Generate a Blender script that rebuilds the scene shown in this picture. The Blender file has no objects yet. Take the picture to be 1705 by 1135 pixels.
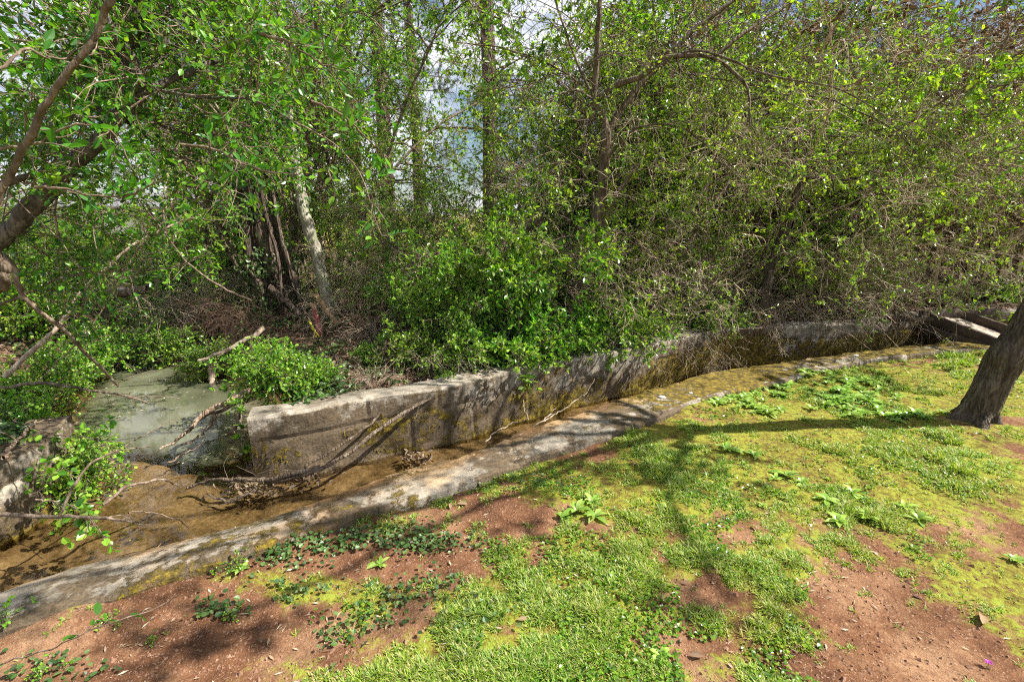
import bpy, math
import numpy as np
from math import radians
sc = bpy.context.scene
C = sc.collection
R = np.random.default_rng(11)

# ------------------------------------------------------------------ camera
FPX, CU, CV, PITCH, CAMZ = 790.0, 852.5, 567.5, radians(15), 1.6
cp, sp = math.cos(PITCH), math.sin(PITCH)
def ray(u, v):
    a = (u-CU)/FPX; b = -(v-CV)/FPX
    return np.array([a, cp + b*sp, -sp + b*cp])
def PZ(u, v, z=0.0):
    d = ray(u, v); t = (z-CAMZ)/d[2]; return np.array([d[0]*t, d[1]*t, z])
def PY(u, v, Y):
    d = ray(u, v); t = Y/d[1]; return np.array([d[0]*t, Y, CAMZ+d[2]*t])
cam_d = bpy.data.cameras.new('camera'); cam = bpy.data.objects.new('camera', cam_d); C.objects.link(cam)
cam.location = (0, 0, CAMZ); cam.rotation_euler = (radians(90)-PITCH, 0, 0)
cam_d.sensor_width = 36; cam_d.lens = 36*FPX/1705; cam_d.clip_start = .05; cam_d.clip_end = 1500
sc.camera = cam

# ------------------------------------------------------------------ noise
def _hash(ix, iy, seed):
    n = (ix.astype(np.int64)*374761393 + iy.astype(np.int64)*668265263 + seed*974634777) & 0x7fffffff
    n = ((n ^ (n >> 13))*1274126177) & 0x7fffffff
    return ((n ^ (n >> 16)) & 0xffff)/65535.0
def vnoise(x, y, seed=0):
    x = np.asarray(x, float); y = np.asarray(y, float)
    ix = np.floor(x); iy = np.floor(y); fx = x-ix; fy = y-iy
    fx = fx*fx*(3-2*fx); fy = fy*fy*(3-2*fy)
    a = _hash(ix, iy, seed); b = _hash(ix+1, iy, seed); c = _hash(ix, iy+1, seed); d = _hash(ix+1, iy+1, seed)
    return (a*(1-fx)+b*fx)*(1-fy) + (c*(1-fx)+d*fx)*fy
def fbm(x, y, seed=0, o=4):
    s = 0; a = .5; t = 0
    for i in range(o):
        s = s + a*vnoise(np.asarray(x)*2**i, np.asarray(y)*2**i, seed+i*17); t += a; a *= .5
    return s/t - .5
def sstep(a, b, x):
    t = np.clip((x-a)/(b-a), 0, 1); return t*t*(3-2*t)
def norm(v):
    return v/(np.linalg.norm(v, axis=-1, keepdims=True)+1e-9)

# ------------------------------------------------------------------ mesh helpers
def mk(name, parts, mats, parent=None, smooth=True, attr=None):
    me = mesh_data(name, parts, mats, smooth, attr)
    o = bpy.data.objects.new(name, me); C.objects.link(o)
    if parent: o.parent = parent
    return o
def mesh_data(name, parts, mats, smooth=True, attr=None):
    V = []; loops = []; starts = []; mi = []; off = 0; lo = 0
    for v, f, m in parts:
        v = np.asarray(v, float).reshape(-1, 3); f = np.asarray(f, np.int64)
        if len(f) == 0: continue
        V.append(v); loops.append((f+off).ravel()); k = f.shape[1]
        starts.append(lo+np.arange(len(f))*k); mi.append(np.full(len(f), m)); off += len(v); lo += f.size
    V = np.concatenate(V); loops = np.concatenate(loops); starts = np.concatenate(starts); mi = np.concatenate(mi)
    me = bpy.data.meshes.new(name)
    me.vertices.add(len(V)); me.vertices.foreach_set('co', V.astype(np.float32).ravel())
    me.loops.add(len(loops)); me.loops.foreach_set('vertex_index', loops.astype(np.int32))
    me.polygons.add(len(starts)); me.polygons.foreach_set('loop_start', starts.astype(np.int32))
    me.polygons.foreach_set('material_index', mi.astype(np.int32))
    me.polygons.foreach_set('use_smooth', np.full(len(starts), smooth))
    me.update(calc_edges=True)
    for m in mats: me.materials.append(m)
    if attr is not None:
        a = me.attributes.new('zone', 'FLOAT_COLOR', 'POINT'); a.data.foreach_set('color', attr.astype(np.float32).ravel())
    return me
def tag(o, label=None, cat=None, group=None, kind=None):
    if label: o['label'] = label
    if cat: o['category'] = cat
    if group: o['group'] = group
    if kind: o['kind'] = kind
    return o
def empty(name, loc=(0, 0, 0), label=None, cat=None, group=None):
    o = bpy.data.objects.new(name, None); C.objects.link(o); o.location = loc
    o.empty_display_size = .1
    return tag(o, label, cat, group)
def grid_faces(n, m, close=False):
    i = np.arange(n-1)[:, None]; j = np.arange(m if close else m-1)[None, :]; j2 = (j+1) % m
    return np.stack([(i*m+j).ravel(), (i*m+j2).ravel(), ((i+1)*m+j2).ravel(), ((i+1)*m+j).ravel()], 1)
def tubes(pts, rad, sides=4, m=0):
    """pts (N,n,3), rad (N,n)"""
    N, n, _ = pts.shape
    tan = np.empty_like(pts); tan[:, 1:-1] = pts[:, 2:]-pts[:, :-2]; tan[:, 0] = pts[:, 1]-pts[:, 0]; tan[:, -1] = pts[:, -1]-pts[:, -2]
    tan = norm(tan)
    main = norm(pts[:, -1]-pts[:, 0]); ref = np.where(np.abs(main[:, 2:3]) > .8, np.array([[1., 0, 0]]), np.array([[0, 0, 1.]]))
    b1 = norm(np.cross(tan, ref[:, None, :])); b2 = np.cross(tan, b1)
    a = np.arange(sides)*2*np.pi/sides
    V = pts[:, :, None, :] + rad[:, :, None, None]*(np.cos(a)[None, None, :, None]*b1[:, :, None, :] + np.sin(a)[None, None, :, None]*b2[:, :, None, :])
    F = grid_faces(n, sides, True)
    F = (F[None]+(np.arange(N)*n*sides)[:, None, None]).reshape(-1, 4)
    return V.reshape(-1, 3), F, m
def smooth_line(pts, n=24):
    pts = np.asarray(pts, float); k = len(pts)
    if k == 2: t = np.linspace(0, 1, n)[:, None]; return pts[0]*(1-t)+pts[1]*t
    P = np.vstack([2*pts[0]-pts[1], pts, 2*pts[-1]-pts[-2]])
    d = np.r_[0, np.cumsum(np.linalg.norm(np.diff(pts[:, :3], axis=0), axis=1))]; d /= d[-1]
    out = []
    for s in np.linspace(0, 1, n):
        i = min(max(np.searchsorted(d, s, side='right')-1, 0), k-2); t = (s-d[i])/(d[i+1]-d[i]+1e-9)
        a, b, c, e = P[i], P[i+1], P[i+2], P[i+3]
        out.append(.5*((2*b)+(-a+c)*t+(2*a-5*b+4*c-e)*t*t+(-a+3*b-3*c+e)*t**3))
    return np.array(out)
def limb(px, r0, r1, n=24, sides=8, wob=.01, seed=0, power=1.0, m=0):
    """px: list of (u,v,Y) traced points -> (line, tube part)"""
    L = smooth_line([PY(*p) for p in px], n)
    g = np.random.default_rng(abs(seed+len(px)*7+int(px[0][0])))
    w = np.cumsum(g.normal(0, wob, (n, 3)), 0)*.35; w -= np.linspace(0, 1, n)[:, None]*w[-1]
    L = L+w
    r = r0+(r1-r0)*np.linspace(0, 1, n)**power; r = r*(1+g.normal(0, .06, n))
    return L, tubes(L[None], r[None], sides, m)
def grow(st, d, ln, n, wob, grav, g):
    N = len(st); P = np.empty((N, n, 3)); P[:, 0] = st; d = norm(d); step = (np.asarray(ln)/(n-1))[:, None]
    drift = g.normal(0, wob*.6, (N, 3)); p = st.copy()
    for i in range(1, n):
        d = d+drift+g.normal(0, wob, (N, 3)); d[:, 2] += grav; d = norm(d); p = p+d*step; P[:, i] = p
    return P
def spawn(P, k, t0, t1, a0, a1, g, flat=0):
    N, n, _ = P.shape; idx = np.repeat(np.arange(N), k); t = g.uniform(t0, t1, N*k)
    f = t*(n-1); i = np.minimum(f.astype(int), n-2); w = (f-i)[:, None]
    a = P[idx, i]; b = P[idx, i+1]; st = a*(1-w)+b*w; tn = norm(b-a)
    rv = g.normal(0, 1, (N*k, 3)); rv[:, 2] *= 1-flat
    pr = norm(rv-(rv*tn).sum(1, keepdims=True)*tn)
    an = g.uniform(a0, a1, N*k)[:, None]
    return st, tn*np.cos(an)+pr*np.sin(an), idx, t
def leaf_pts(P, k, g, t0=.1, out=1.0, up=1.0):
    st, d, idx, t = spawn(P, k, t0, 1, .5, 1.2, g)
    nr = g.normal(0, .65, (len(st), 3)); nr[:, 2] += up
    d = d*out + g.normal(0, .25, d.shape)
    return st, norm(d), norm(nr)
def leaves(pos, d, nr, L, W, m=0, kind='oval', fold=.12):
    N = len(pos); L = np.broadcast_to(L, N)[:, None]; W = np.broadcast_to(W, N)[:, None]
    s = norm(np.cross(d, nr)); nn = np.cross(s, d)
    if kind == 'oval':
        tp = [(0, 0, 0), (.22, -.38, fold*.8), (.55, -.5, fold), (.84, -.27, fold*.2), (1, 0, -.1), (.84, .27, fold*.2), (.55, .5, fold), (.22, .38, fold*.8), (.5, 0, -.02)]
        F = [(8, 0, 1), (8, 1, 2), (8, 2, 3), (8, 3, 4), (8, 4, 5), (8, 5, 6), (8, 6, 7), (8, 7, 0)]
    else:
        tp = [(0, 0, 0), (.45, -.5, fold), (1, 0, 0), (.45, .5, fold)]; F = [(0, 1, 2), (0, 2, 3)]
    tp = np.array(tp); F = np.array(F)
    V = pos[:, None, :]+d[:, None, :]*(tp[None, :, 0:1]*L[:, None])+s[:, None, :]*(tp[None, :, 1:2]*W[:, None])+nn[:, None, :]*(tp[None, :, 2:3]*W[:, None])
    F = (F[None]+(np.arange(N)*len(tp))[:, None, None]).reshape(-1, 3)
    return V.reshape(-1, 3), F, m

# ------------------------------------------------------------------ materials
def newmat(name):
    m = bpy.data.materials.new(name); m.use_nodes = True; nt = m.node_tree
    for n in list(nt.nodes): nt.nodes.remove(n)
    out = nt.nodes.new('ShaderNodeOutputMaterial'); return m, nt, out
def N_(nt, t, **k):
    n = nt.nodes.new(t)
    for a, b in k.items():
        if a.startswith('i_'):
            key = a[2:]; key = int(key) if key.isdigit() else key.replace('_', ' ')
            n.inputs[key].default_value = b
        else: setattr(n, a, b)
    return n
def ramp(nt, fac, stops):
    r = nt.nodes.new('ShaderNodeValToRGB'); e = r.color_ramp.elements
    while len(e) < len(stops): e.new(.5)
    for i, (p, c) in enumerate(stops): e[i].position = p; e[i].color = (*c, 1)
    nt.links.new(fac, r.inputs[0]); return r.outputs[0]
def coords(nt, obj=False):
    return (nt.nodes.new('ShaderNodeTexCoord').outputs['Object'] if obj else nt.nodes.new('ShaderNodeNewGeometry').outputs['Position'])
def noise(nt, co, scale, detail=5, rough=.6):
    n = N_(nt, 'ShaderNodeTexNoise', i_Scale=scale, i_Detail=detail, i_Roughness=rough); nt.links.new(co, n.inputs['Vector']); return n.outputs['Fac']
def mixc(nt, f, a, b, mode='MIX'):
    n = nt.nodes.new('ShaderNodeMix'); n.data_type = 'RGBA'; n.blend_type = mode
    for s, v in ((n.inputs[0], f), (n.inputs[6], a), (n.inputs[7], b)):
        if isinstance(v, (int, float)): s.default_value = v
        elif isinstance(v, tuple): s.default_value = (*v, 1)
        else: nt.links.new(v, s)
    return n.outputs[2]
def mth(nt, op, a, b=None):
    n = nt.nodes.new('ShaderNodeMath'); n.operation = op
    for i, v in enumerate((a, b)):
        if v is None: continue
        if isinstance(v, (int, float)): n.inputs[i].default_value = v
        else: nt.links.new(v, n.inputs[i])
    return n.outputs[0]
def mapr(nt, x, a, b, c=0, d=1):
    n = nt.nodes.new('ShaderNodeMapRange'); n.inputs[1].default_value = a; n.inputs[2].default_value = b; n.inputs[3].default_value = c; n.inputs[4].default_value = d
    nt.links.new(x, n.inputs[0]); return n.outputs[0]
def finish(nt, out, col, rough=.8, bump=None, bs=.5, bd=.01, spec=.3):
    p = N_(nt, 'ShaderNodeBsdfPrincipled'); 
    if isinstance(col, tuple): p.inputs['Base Color'].default_value = (*col, 1)
    else: nt.links.new(col, p.inputs['Base Color'])
    if isinstance(rough, (int, float)): p.inputs['Roughness'].default_value = rough
    else: nt.links.new(rough, p.inputs['Roughness'])
    p.inputs['Specular IOR Level'].default_value = spec
    if bump is not None:
        b = N_(nt, 'ShaderNodeBump', i_Strength=bs, i_Distance=bd); nt.links.new(bump, b.inputs['Height']); nt.links.new(b.outputs[0], p.inputs['Normal'])
    nt.links.new(p.outputs[0], out.inputs[0]); return p
def leafmat(name, cols, trans=.4, rough=.38, tcol=(1.5, 1.5, .5), spec=.5):
    m, nt, out = newmat(name)
    gi = nt.nodes.new('ShaderNodeNewGeometry'); oi = nt.nodes.new('ShaderNodeObjectInfo')
    k = len(cols); c = ramp(nt, gi.outputs['Random Per Island'], [(i/(k-1), x) for i, x in enumerate(cols)])
    pn = noise(nt, gi.outputs['Position'], 1.1, 2)
    h = N_(nt, 'ShaderNodeHueSaturation'); nt.links.new(c, h.inputs['Color'])
    nt.links.new(mapr(nt, pn, .3, .7, .482, .512), h.inputs['Hue']); nt.links.new(mapr(nt, oi.outputs['Random'], 0, 1, .8, 1.2), h.inputs['Value'])
    c = h.outputs[0]
    p = N_(nt, 'ShaderNodeBsdfPrincipled', i_Roughness=rough); nt.links.new(c, p.inputs['Base Color']); p.inputs['Specular IOR Level'].default_value = spec
    t = N_(nt, 'ShaderNodeBsdfTranslucent'); nt.links.new(mixc(nt, 1.0, c, tcol, 'MULTIPLY'), t.inputs[0])
    mx = N_(nt, 'ShaderNodeMixShader', i_0=trans); nt.links.new(p.outputs[0], mx.inputs[1]); nt.links.new(t.outputs[0], mx.inputs[2])
    nt.links.new(mx.outputs[0], out.inputs[0]); return m
def barkmat(name, a, b, c, scale=14, stretch=.25, bs=.8, bd=.01, lichen=None):
    m, nt, out = newmat(name); co = coords(nt)
    mp = N_(nt, 'ShaderNodeMapping'); mp.inputs['Scale'].default_value = (1, 1, stretch); nt.links.new(co, mp.inputs[0])
    n1 = noise(nt, mp.outputs[0], scale, 7, .7); n2 = noise(nt, co, scale*.25, 4)
    col = ramp(nt, n1, [(.3, a), (.5, b), (.68, c)])
    if lichen: col = mixc(nt, mapr(nt, n2, .5, .66), col, lichen)
    vo = N_(nt, 'ShaderNodeTexVoronoi', i_Scale=scale*1.6, feature='DISTANCE_TO_EDGE'); nt.links.new(mp.outputs[0], vo.inputs['Vector'])
    hgt = mth(nt, 'ADD', mth(nt, 'MULTIPLY', n1, 1.2), mapr(nt, vo.outputs[0], 0, .25))
    finish(nt, out, col, .85, hgt, bs, bd, .2); return m
M = {}
M['leaf_y'] = leafmat('thicket_leaf', [(.06, .16, .012), (.15, .32, .018), (.27, .47, .025), (.44, .60, .05), (.10, .24, .02), (.28, .34, .14)], .36, .3)  # last grey-green tone stands in for leaves reflecting light
M['leaf_m'] = leafmat('mid_leaf', [(.05, .14, .012), (.09, .24, .018), (.15, .34, .025), (.27, .45, .04), (.10, .17, .07)], .4, .28)  # greyish last tone paints in the sheen of reflecting leaves
M['leaf_t'] = leafmat('crown_leaf', [(.025, .09, .010), (.05, .17, .014), (.10, .27, .02), (.22, .40, .035)], .4, .28)
M['leaf_g'] = leafmat('glossy_leaf', [(.035, .13, .012), (.09, .26, .018), (.17, .40, .025), (.36, .56, .06), (.20, .28, .10)], .4, .28)  # last tone is leaf sheen put into the colour
M['leaf_d'] = leafmat('ivy_leaf', [(.03, .075, .02), (.05, .12, .028), (.09, .18, .035), (.14, .22, .07), (.05, .06, .03)], .25, .42, (1.3, 1.4, .6))
M['leaf_n'] = leafmat('near_leaf', [(.05, .17, .02), (.08, .25, .025), (.13, .33, .03)], .4, .35)
M['leaf_b'] = leafmat('dead_leaf', [(.11, .075, .045), (.20, .135, .08), (.32, .23, .145), (.08, .05, .03), (.45, .36, .26)], .15, .7, (1.2, .9, .6), .2)
M['leaf_w'] = leafmat('weed_leaf', [(.15, .29, .04), (.27, .44, .07), (.42, .56, .16)], .3, .32)
M['needle'] = leafmat('pine_needle', [(.012, .035, .02), (.02, .055, .028), (.035, .08, .035)], .1, .5, (1, 1, .8))
M['grass'] = leafmat('grass_blade', [(.08, .19, .015), (.17, .32, .02), (.27, .40, .03), (.46, .44, .14), (.12, .26, .03), (.50, .42, .22)], .35, .5)
M['moss'] = leafmat('moss_tuft', [(.05, .036, .010), (.10, .075, .012), (.20, .145, .016), (.30, .22, .02), (.04, .028, .010)], .15, .9, (1, 1, .5), .1)
M['straw'] = leafmat('dry_straw', [(.45, .36, .22), (.30, .2, .11), (.6, .52, .38), (.16, .09, .05)], .1, .7, (1, 1, .7), .2)
M['twig'] = barkmat('twig_bark', (.06, .04, .027), (.16, .115, .08), (.36, .29, .22), 30, .4, .4, .003)
M['twig_tan'] = barkmat('dry_twig', (.22, .15, .10), (.42, .32, .23), (.62, .52, .40), 30, .4, .4, .003)
M['twig_red'] = barkmat('dark_twig', (.05, .028, .02), (.11, .065, .045), (.19, .12, .085), 30, .4, .4, .003)
M['bark_dark'] = barkmat('dark_bark', (.035, .026, .019), (.10, .078, .058), (.21, .175, .14), 26, .2, 1.0, .012)
M['bark_mid'] = barkmat('brown_bark', (.05, .035, .022), (.13, .095, .065), (.25, .20, .15), 22, .25, .9, .008)
M['bark_grey'] = barkmat('grey_bark', (.035, .03, .024), (.10, .085, .068), (.24, .21, .175), 24, .3, .9, .008)
M['bark_ivy'] = barkmat('shaggy_bark', (.04, .028, .02), (.11, .08, .06), (.26, .20, .155), 24, .08, 1.0, .02)
M['bark_pale'] = barkmat('pale_lichen_bark', (.12, .10, .07), (.30, .27, .21), (.48, .45, .37), 18, .4, .8, .008, (.2, .22, .12))
M['bark_pine'] = barkmat('pine_bark', (.03, .02, .018), (.10, .065, .055), (.2, .14, .12), 9, .2, 1., .03)
M['wood_dead'] = barkmat('bleached_wood', (.09, .055, .035), (.25, .175, .115), (.46, .37, .27), 20, .2, .9, .01)

def concrete(name, moss=True):
    m, nt, out = newmat(name); co = coords(nt)
    n1 = noise(nt, co, 3.2, 8, .7); n2 = noise(nt, co, 60, 4, .7); n3 = noise(nt, co, 11, 6, .75)
    base = ramp(nt, n1, [(.28, (.13, .115, .09)), (.41, (.27, .24, .19)), (.53, (.40, .35, .28)), (.68, (.60, .54, .44))])
    base = mixc(nt, mapr(nt, n2, .3, .75), base, mixc(nt, 1.0, base, (.55, .53, .5), 'MULTIPLY'))
    vo = N_(nt, 'ShaderNodeTexVoronoi', i_Scale=75.0); nt.links.new(co, vo.inputs['Vector'])
    base = mixc(nt, mapr(nt, vo.outputs[0], .12, .3, .6, 0), base, (.16, .14, .12))
    at = N_(nt, 'ShaderNodeAttribute', attribute_name='zone'); sx = nt.nodes.new('ShaderNodeSeparateColor'); nt.links.new(at.outputs['Color'], sx.inputs[0])
    mo = mth(nt, 'ADD', sx.outputs[0], mapr(nt, n3, .3, .7, -.45, .45)); mo = mapr(nt, mo, .4, .62)
    mc = ramp(nt, noise(nt, co, 26, 5, .7), [(.32, (.035, .026, .010)), (.48, (.10, .072, .014)), (.60, (.22, .155, .018)), (.74, (.33, .25, .025))])
    dk = mth(nt, 'ADD', sx.outputs[1], mapr(nt, n3, .3, .7, -.35, .35)); dk = mapr(nt, dk, .42, .60, 0, .9)
    base = mixc(nt, dk, base, ramp(nt, n2, [(.35, (.04, .028, .016)), (.6, (.13, .09, .05))]))
    n5 = noise(nt, co, 5.5, 6, .7); base = mixc(nt, mapr(nt, n5, .52, .60, 0, .7), base, ramp(nt, n2, [(.35, (.05, .035, .02)), (.6, (.17, .125, .075))]))
    tan = mapr(nt, mth(nt, 'ADD', sx.outputs[2], mapr(nt, n1, .3, .7, -.3, .3)), .35, .75)
    base = mixc(nt, tan, base, mixc(nt, 1., base, (1.05, .78, .5), 'MULTIPLY'))
    col = mixc(nt, mo, base, mc)
    h = mth(nt, 'ADD', mth(nt, 'MULTIPLY', n3, 1.5), mth(nt, 'MULTIPLY', n2, .6)); h = mth(nt, 'ADD', h, mth(nt, 'MULTIPLY', mo, .6))
    finish(nt, out, col, .88, h, .9, .008, .25); return m
M['concrete'] = concrete('mossy_concrete')

def groundmat():
    m, nt, out = newmat('ground_surface'); co = coords(nt)
    n1 = noise(nt, co, 2.3, 6, .65); n2 = noise(nt, co, 34, 6, .75); n3 = noise(nt, co, 9, 5, .7); n4 = noise(nt, co, 120, 3, .7)
    soil = ramp(nt, n1, [(.33, (.11, .05, .025)), (.48, (.22, .105, .052)), (.66, (.40, .235, .13))])
    soil = mixc(nt, mapr(nt, n2, .35, .7), mixc(nt, 1., soil, (.55, .5, .48), 'MULTIPLY'), soil)
    soil = mixc(nt, mapr(nt, n4, .58, .72), soil, (.42, .30, .21))
    vo = N_(nt, 'ShaderNodeTexVoronoi', i_Scale=45.0); nt.links.new(co, vo.inputs['Vector'])
    soil = mixc(nt, mapr(nt, vo.outputs[0], .08, .2, .5, 0), soil, (.08, .045, .03))
    moss = ramp(nt, mth(nt, 'ADD', mth(nt, 'MULTIPLY', n2, .6), mth(nt, 'MULTIPLY', n3, .4)), [(.36, (.09, .055, .02)), (.46, (.19, .17, .02)), (.55, (.27, .285, .035)), (.66, (.18, .30, .04))])
    lit = ramp(nt, mth(nt, 'ADD', mth(nt, 'MULTIPLY', n2, .7), mth(nt, 'MULTIPLY', n4, .3)), [(.35, (.03, .018, .01)), (.48, (.10, .06, .038)), (.58, (.21, .135, .085)), (.72, (.38, .28, .2))])
    bed = ramp(nt, mth(nt, 'ADD', mth(nt, 'MULTIPLY', n1, .5), mth(nt, 'MULTIPLY', n2, .5)), [(.36, (.05, .035, .018)), (.46, (.16, .11, .055)), (.56, (.29, .21, .12)), (.68, (.46, .38, .26))])
    at = N_(nt, 'ShaderNodeAttribute', attribute_name='zone'); sx = nt.nodes.new('ShaderNodeSeparateColor'); nt.links.new(at.outputs['Color'], sx.inputs[0])
    f = mapr(nt, mth(nt, 'ADD', sx.outputs[0], mapr(nt, n3, .3, .7, -.3, .3)), .35, .6)
    moss = mixc(nt, mapr(nt, mth(nt, 'ADD', mth(nt, 'MULTIPLY', n2, .5), mth(nt, 'MULTIPLY', n1, .5)), .43, .55, .65, 0), moss, mixc(nt, 1., soil, (.75, .72, .6), 'MULTIPLY')); moss = mixc(nt, mapr(nt, n4, .5, .7, 0, .5), moss, (.12, .19, .03)); col = mixc(nt, f, soil, moss); col = mixc(nt, sx.outputs[1], col, lit); col = mixc(nt, sx.outputs[2], col, bed)
    h = mth(nt, 'ADD', mth(nt, 'MULTIPLY', n2, 1.), mth(nt, 'MULTIPLY', n3, 1.2)); h = mth(nt, 'ADD', h, mth(nt, 'MULTIPLY', n4, .4))
    rg = mapr(nt, sx.outputs[2], 0, 1, .95, .55)
    finish(nt, out, col, rg, h, .9, .012, .15); return m
M['ground'] = groundmat()

def watermat():
    m, nt, out = newmat('stream_water'); co = coords(nt)
    at = N_(nt, 'ShaderNodeAttribute', attribute_name='zone'); sx = nt.nodes.new('ShaderNodeSeparateColor'); nt.links.new(at.outputs['Color'], sx.inputs[0])
    n = noise(nt, co, 9, 3, .5); b = N_(nt, 'ShaderNodeBump', i_Strength=.05, i_Distance=.01); nt.links.new(n, b.inputs['Height'])
    n2 = noise(nt, co, 1.6, 4)
    murk = N_(nt, 'ShaderNodeBsdfDiffuse'); nt.links.new(ramp(nt, n2, [(.3, (.08, .088, .05)), (.5, (.135, .14, .085)), (.7, (.21, .215, .14))]), murk.inputs[0])
    tr = N_(nt, 'ShaderNodeBsdfTransparent'); tr.inputs[0].default_value = (.86, .80, .66, 1)
    mx = nt.nodes.new('ShaderNodeMixShader'); nt.links.new(sx.outputs[0], mx.inputs[0]); nt.links.new(tr.outputs[0], mx.inputs[1]); nt.links.new(murk.outputs[0], mx.inputs[2])
    gl = N_(nt, 'ShaderNodeBsdfGlossy', i_Roughness=.03); nt.links.new(b.outputs[0], gl.inputs['Normal'])
    fr = N_(nt, 'ShaderNodeFresnel', i_IOR=1.45); nt.links.new(b.outputs[0], fr.inputs['Normal'])
    m2 = nt.nodes.new('ShaderNodeMixShader'); nt.links.new(fr.outputs[0], m2.inputs[0]); nt.links.new(mx.outputs[0], m2.inputs[1]); nt.links.new(gl.outputs[0], m2.inputs[2])
    nt.links.new(m2.outputs[0], out.inputs[0]); return m
M['water'] = watermat()
def plain(name, a, b, scale=8, rough=.8, stretch=(1, 1, 1), bs=.4, bd=.004):
    m, nt, out = newmat(name); co = coords(nt); mp = N_(nt, 'ShaderNodeMapping'); mp.inputs['Scale'].default_value = stretch; nt.links.new(co, mp.inputs[0])
    n = noise(nt, mp.outputs[0], scale, 6, .7); finish(nt, out, ramp(nt, n, [(.3, a), (.7, b)]), rough, n, bs, bd); return m
M['plank'] = plain('weathered_plank', (.030, .021, .015), (.10, .07, .05), 14, .8, (1, .15, 1))
M['deck'] = plain('deck_board', (.22, .17, .12), (.46, .38, .30), 14, .8, (1, .15, 1))
M['fence'] = plain('lit_fence_wood', (.34, .27, .15), (.60, .50, .30), 10, .85, (1, 1, .1))  # pale colour stands in for sunlight on and between the fence boards
M['stake'] = plain('stake_wood', (.30, .16, .08), (.5, .32, .18), 30, .8, (1, 1, .1))
M['pink'] = plain('pink_tape', (.30, .05, .055), (.55, .18, .17), 20, .5)
M['yellow'] = plain('yellow_tape', (.5, .42, .02), (.75, .65, .06), 20, .5)
M['siding'] = plain('grey_siding', (.16, .16, .16), (.26, .26, .255), 4, .8)
M['white_s'] = plain('white_siding', (.6, .6, .6), (.75, .75, .74), 4, .8)
M['roof'] = plain('roof_shingle', (.12, .12, .13), (.24, .24, .25), 16, .9)
M['stone'] = plain('pale_stone', (.35, .33, .29), (.6, .58, .53), 20, .8)
M['purple'] = plain('purple_petal', (.30, .03, .25), (.45, .08, .38), 20, .6)
M['glass'] = plain('dark_glass', (.02, .025, .03), (.05, .06, .07), 3, .1)
def brickmat():
    m, nt, out = newmat('red_brick'); co = nt.nodes.new('ShaderNodeTexCoord').outputs['Object']
    mp = N_(nt, 'ShaderNodeMapping'); mp.inputs['Rotation'].default_value = (radians(90), 0, 0); nt.links.new(co, mp.inputs[0])
    b = N_(nt, 'ShaderNodeTexBrick', i_Scale=4.2); b.inputs['Color1'].default_value = (.28, .07, .045, 1); b.inputs['Color2'].default_value = (.20, .05, .035, 1); b.inputs['Mortar'].default_value = (.3, .25, .22, 1)
    nt.links.new(mp.outputs[0], b.inputs['Vector']); finish(nt, out, b.outputs[0], .85); return m
M['brick'] = brickmat()

# ------------------------------------------------------------------ layout of channel
ZT, WZ = .226, -.285
co_px = [(0, 1040), (220, 978), (430, 905), (600, 853), (700, 826), (790, 795), (870, 765), (940, 742), (1060, 705), (1180, 660), (1290, 634), (1420, 603), (1545, 586)]
ci_px = [(0, 992, -.22), (134, 949, -.21), (245, 918, -.2), (337, 890, -.16), (448, 860, -.1), (553, 826, -.05), (668, 788, -.02), (783, 752, 0), (906, 706, .02), (1025, 664, .02), (1099, 642, .02), (1209, 613, .02), (1300, 602, .02), (1426, 586, .02), (1553, 572, .02)]
CO = np.vstack([[-3.0, .85, .03], [PZ(u, v, .04) for u, v in co_px], [6.3, 5.62, .03], [9, 5.8, .03]])
CI = np.vstack([[-3.2, 1.25, -.22], [PZ(u, v, z) for u, v, z in ci_px], [6.3, 6.0, .02], [9, 6.2, .02]])
w_px = [(411, 697), (510, 684), (591, 667), (672, 656), (753, 642), (853, 618), (940, 600), (1025, 586), (1082, 575), (1149, 560), (1202, 548), (1270, 544), (1384, 540), (1450, 537)]
WF = np.vstack([[PZ(u, v, ZT) for u, v in w_px], [5.5, 6.42, ZT], [6.6, 6.72, ZT], [9.5, 7.0, ZT]])
LW = np.array([[-3.15, 3.15, ZT-.02], [-2.98, 2.75, ZT-.02], [-3.0, 2.3, ZT-.02], [-3.25, 1.8, ZT-.02], [-4.1, 1.2, ZT-.02]])
def resample(L, step):
    d = np.r_[0, np.cumsum(np.linalg.norm(np.diff(L[:, :2], axis=0), axis=1))]; n = int(d[-1]/step)+2
    s = np.linspace(0, d[-1], n); return np.stack([np.interp(s, d, L[:, k]) for k in range(3)], 1), s
def smooth2(L, it=2):
    L = L.copy()
    for _ in range(it): L[1:-1] = .25*L[:-2]+.5*L[1:-1]+.25*L[2:]
    return L
def inpoly(x, y, poly):
    r = np.zeros(x.shape, bool); n = len(poly)
    for i in range(n):
        x1, y1 = poly[i][:2]; x2, y2 = poly[(i+1) % n][:2]
        if y1 == y2: continue
        c = ((y1 > y) != (y2 > y)) & (x < (x2-x1)*(y-y1)/(y2-y1)+x1); r ^= c
    return r
CC = (resample(CO, .1)[0][np.linspace(0, 1e9, 1).astype(int)*0] if False else None)
cen = np.array([[(a+b)/2 for a, b in zip(p, q)] for p, q in zip(smooth_line(CO, 60), smooth_line(CI, 60))])
WB = WF+np.array([-.06, .13, 0]); LWB = LW+np.array([-.14, .05, 0])
chan_poly = [*cen[:, :2], (9.5, 7.12), *WB[::-1, :2], (-2.2, 3.3), (-3.2, 3.3), *LWB[:, :2], (-4.3, 1.2)]
lawn_poly = [*cen[:, :2], (60, 6.0), (60, -60), (-60, -60), (-60, -1), (-6, .9)]
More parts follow.
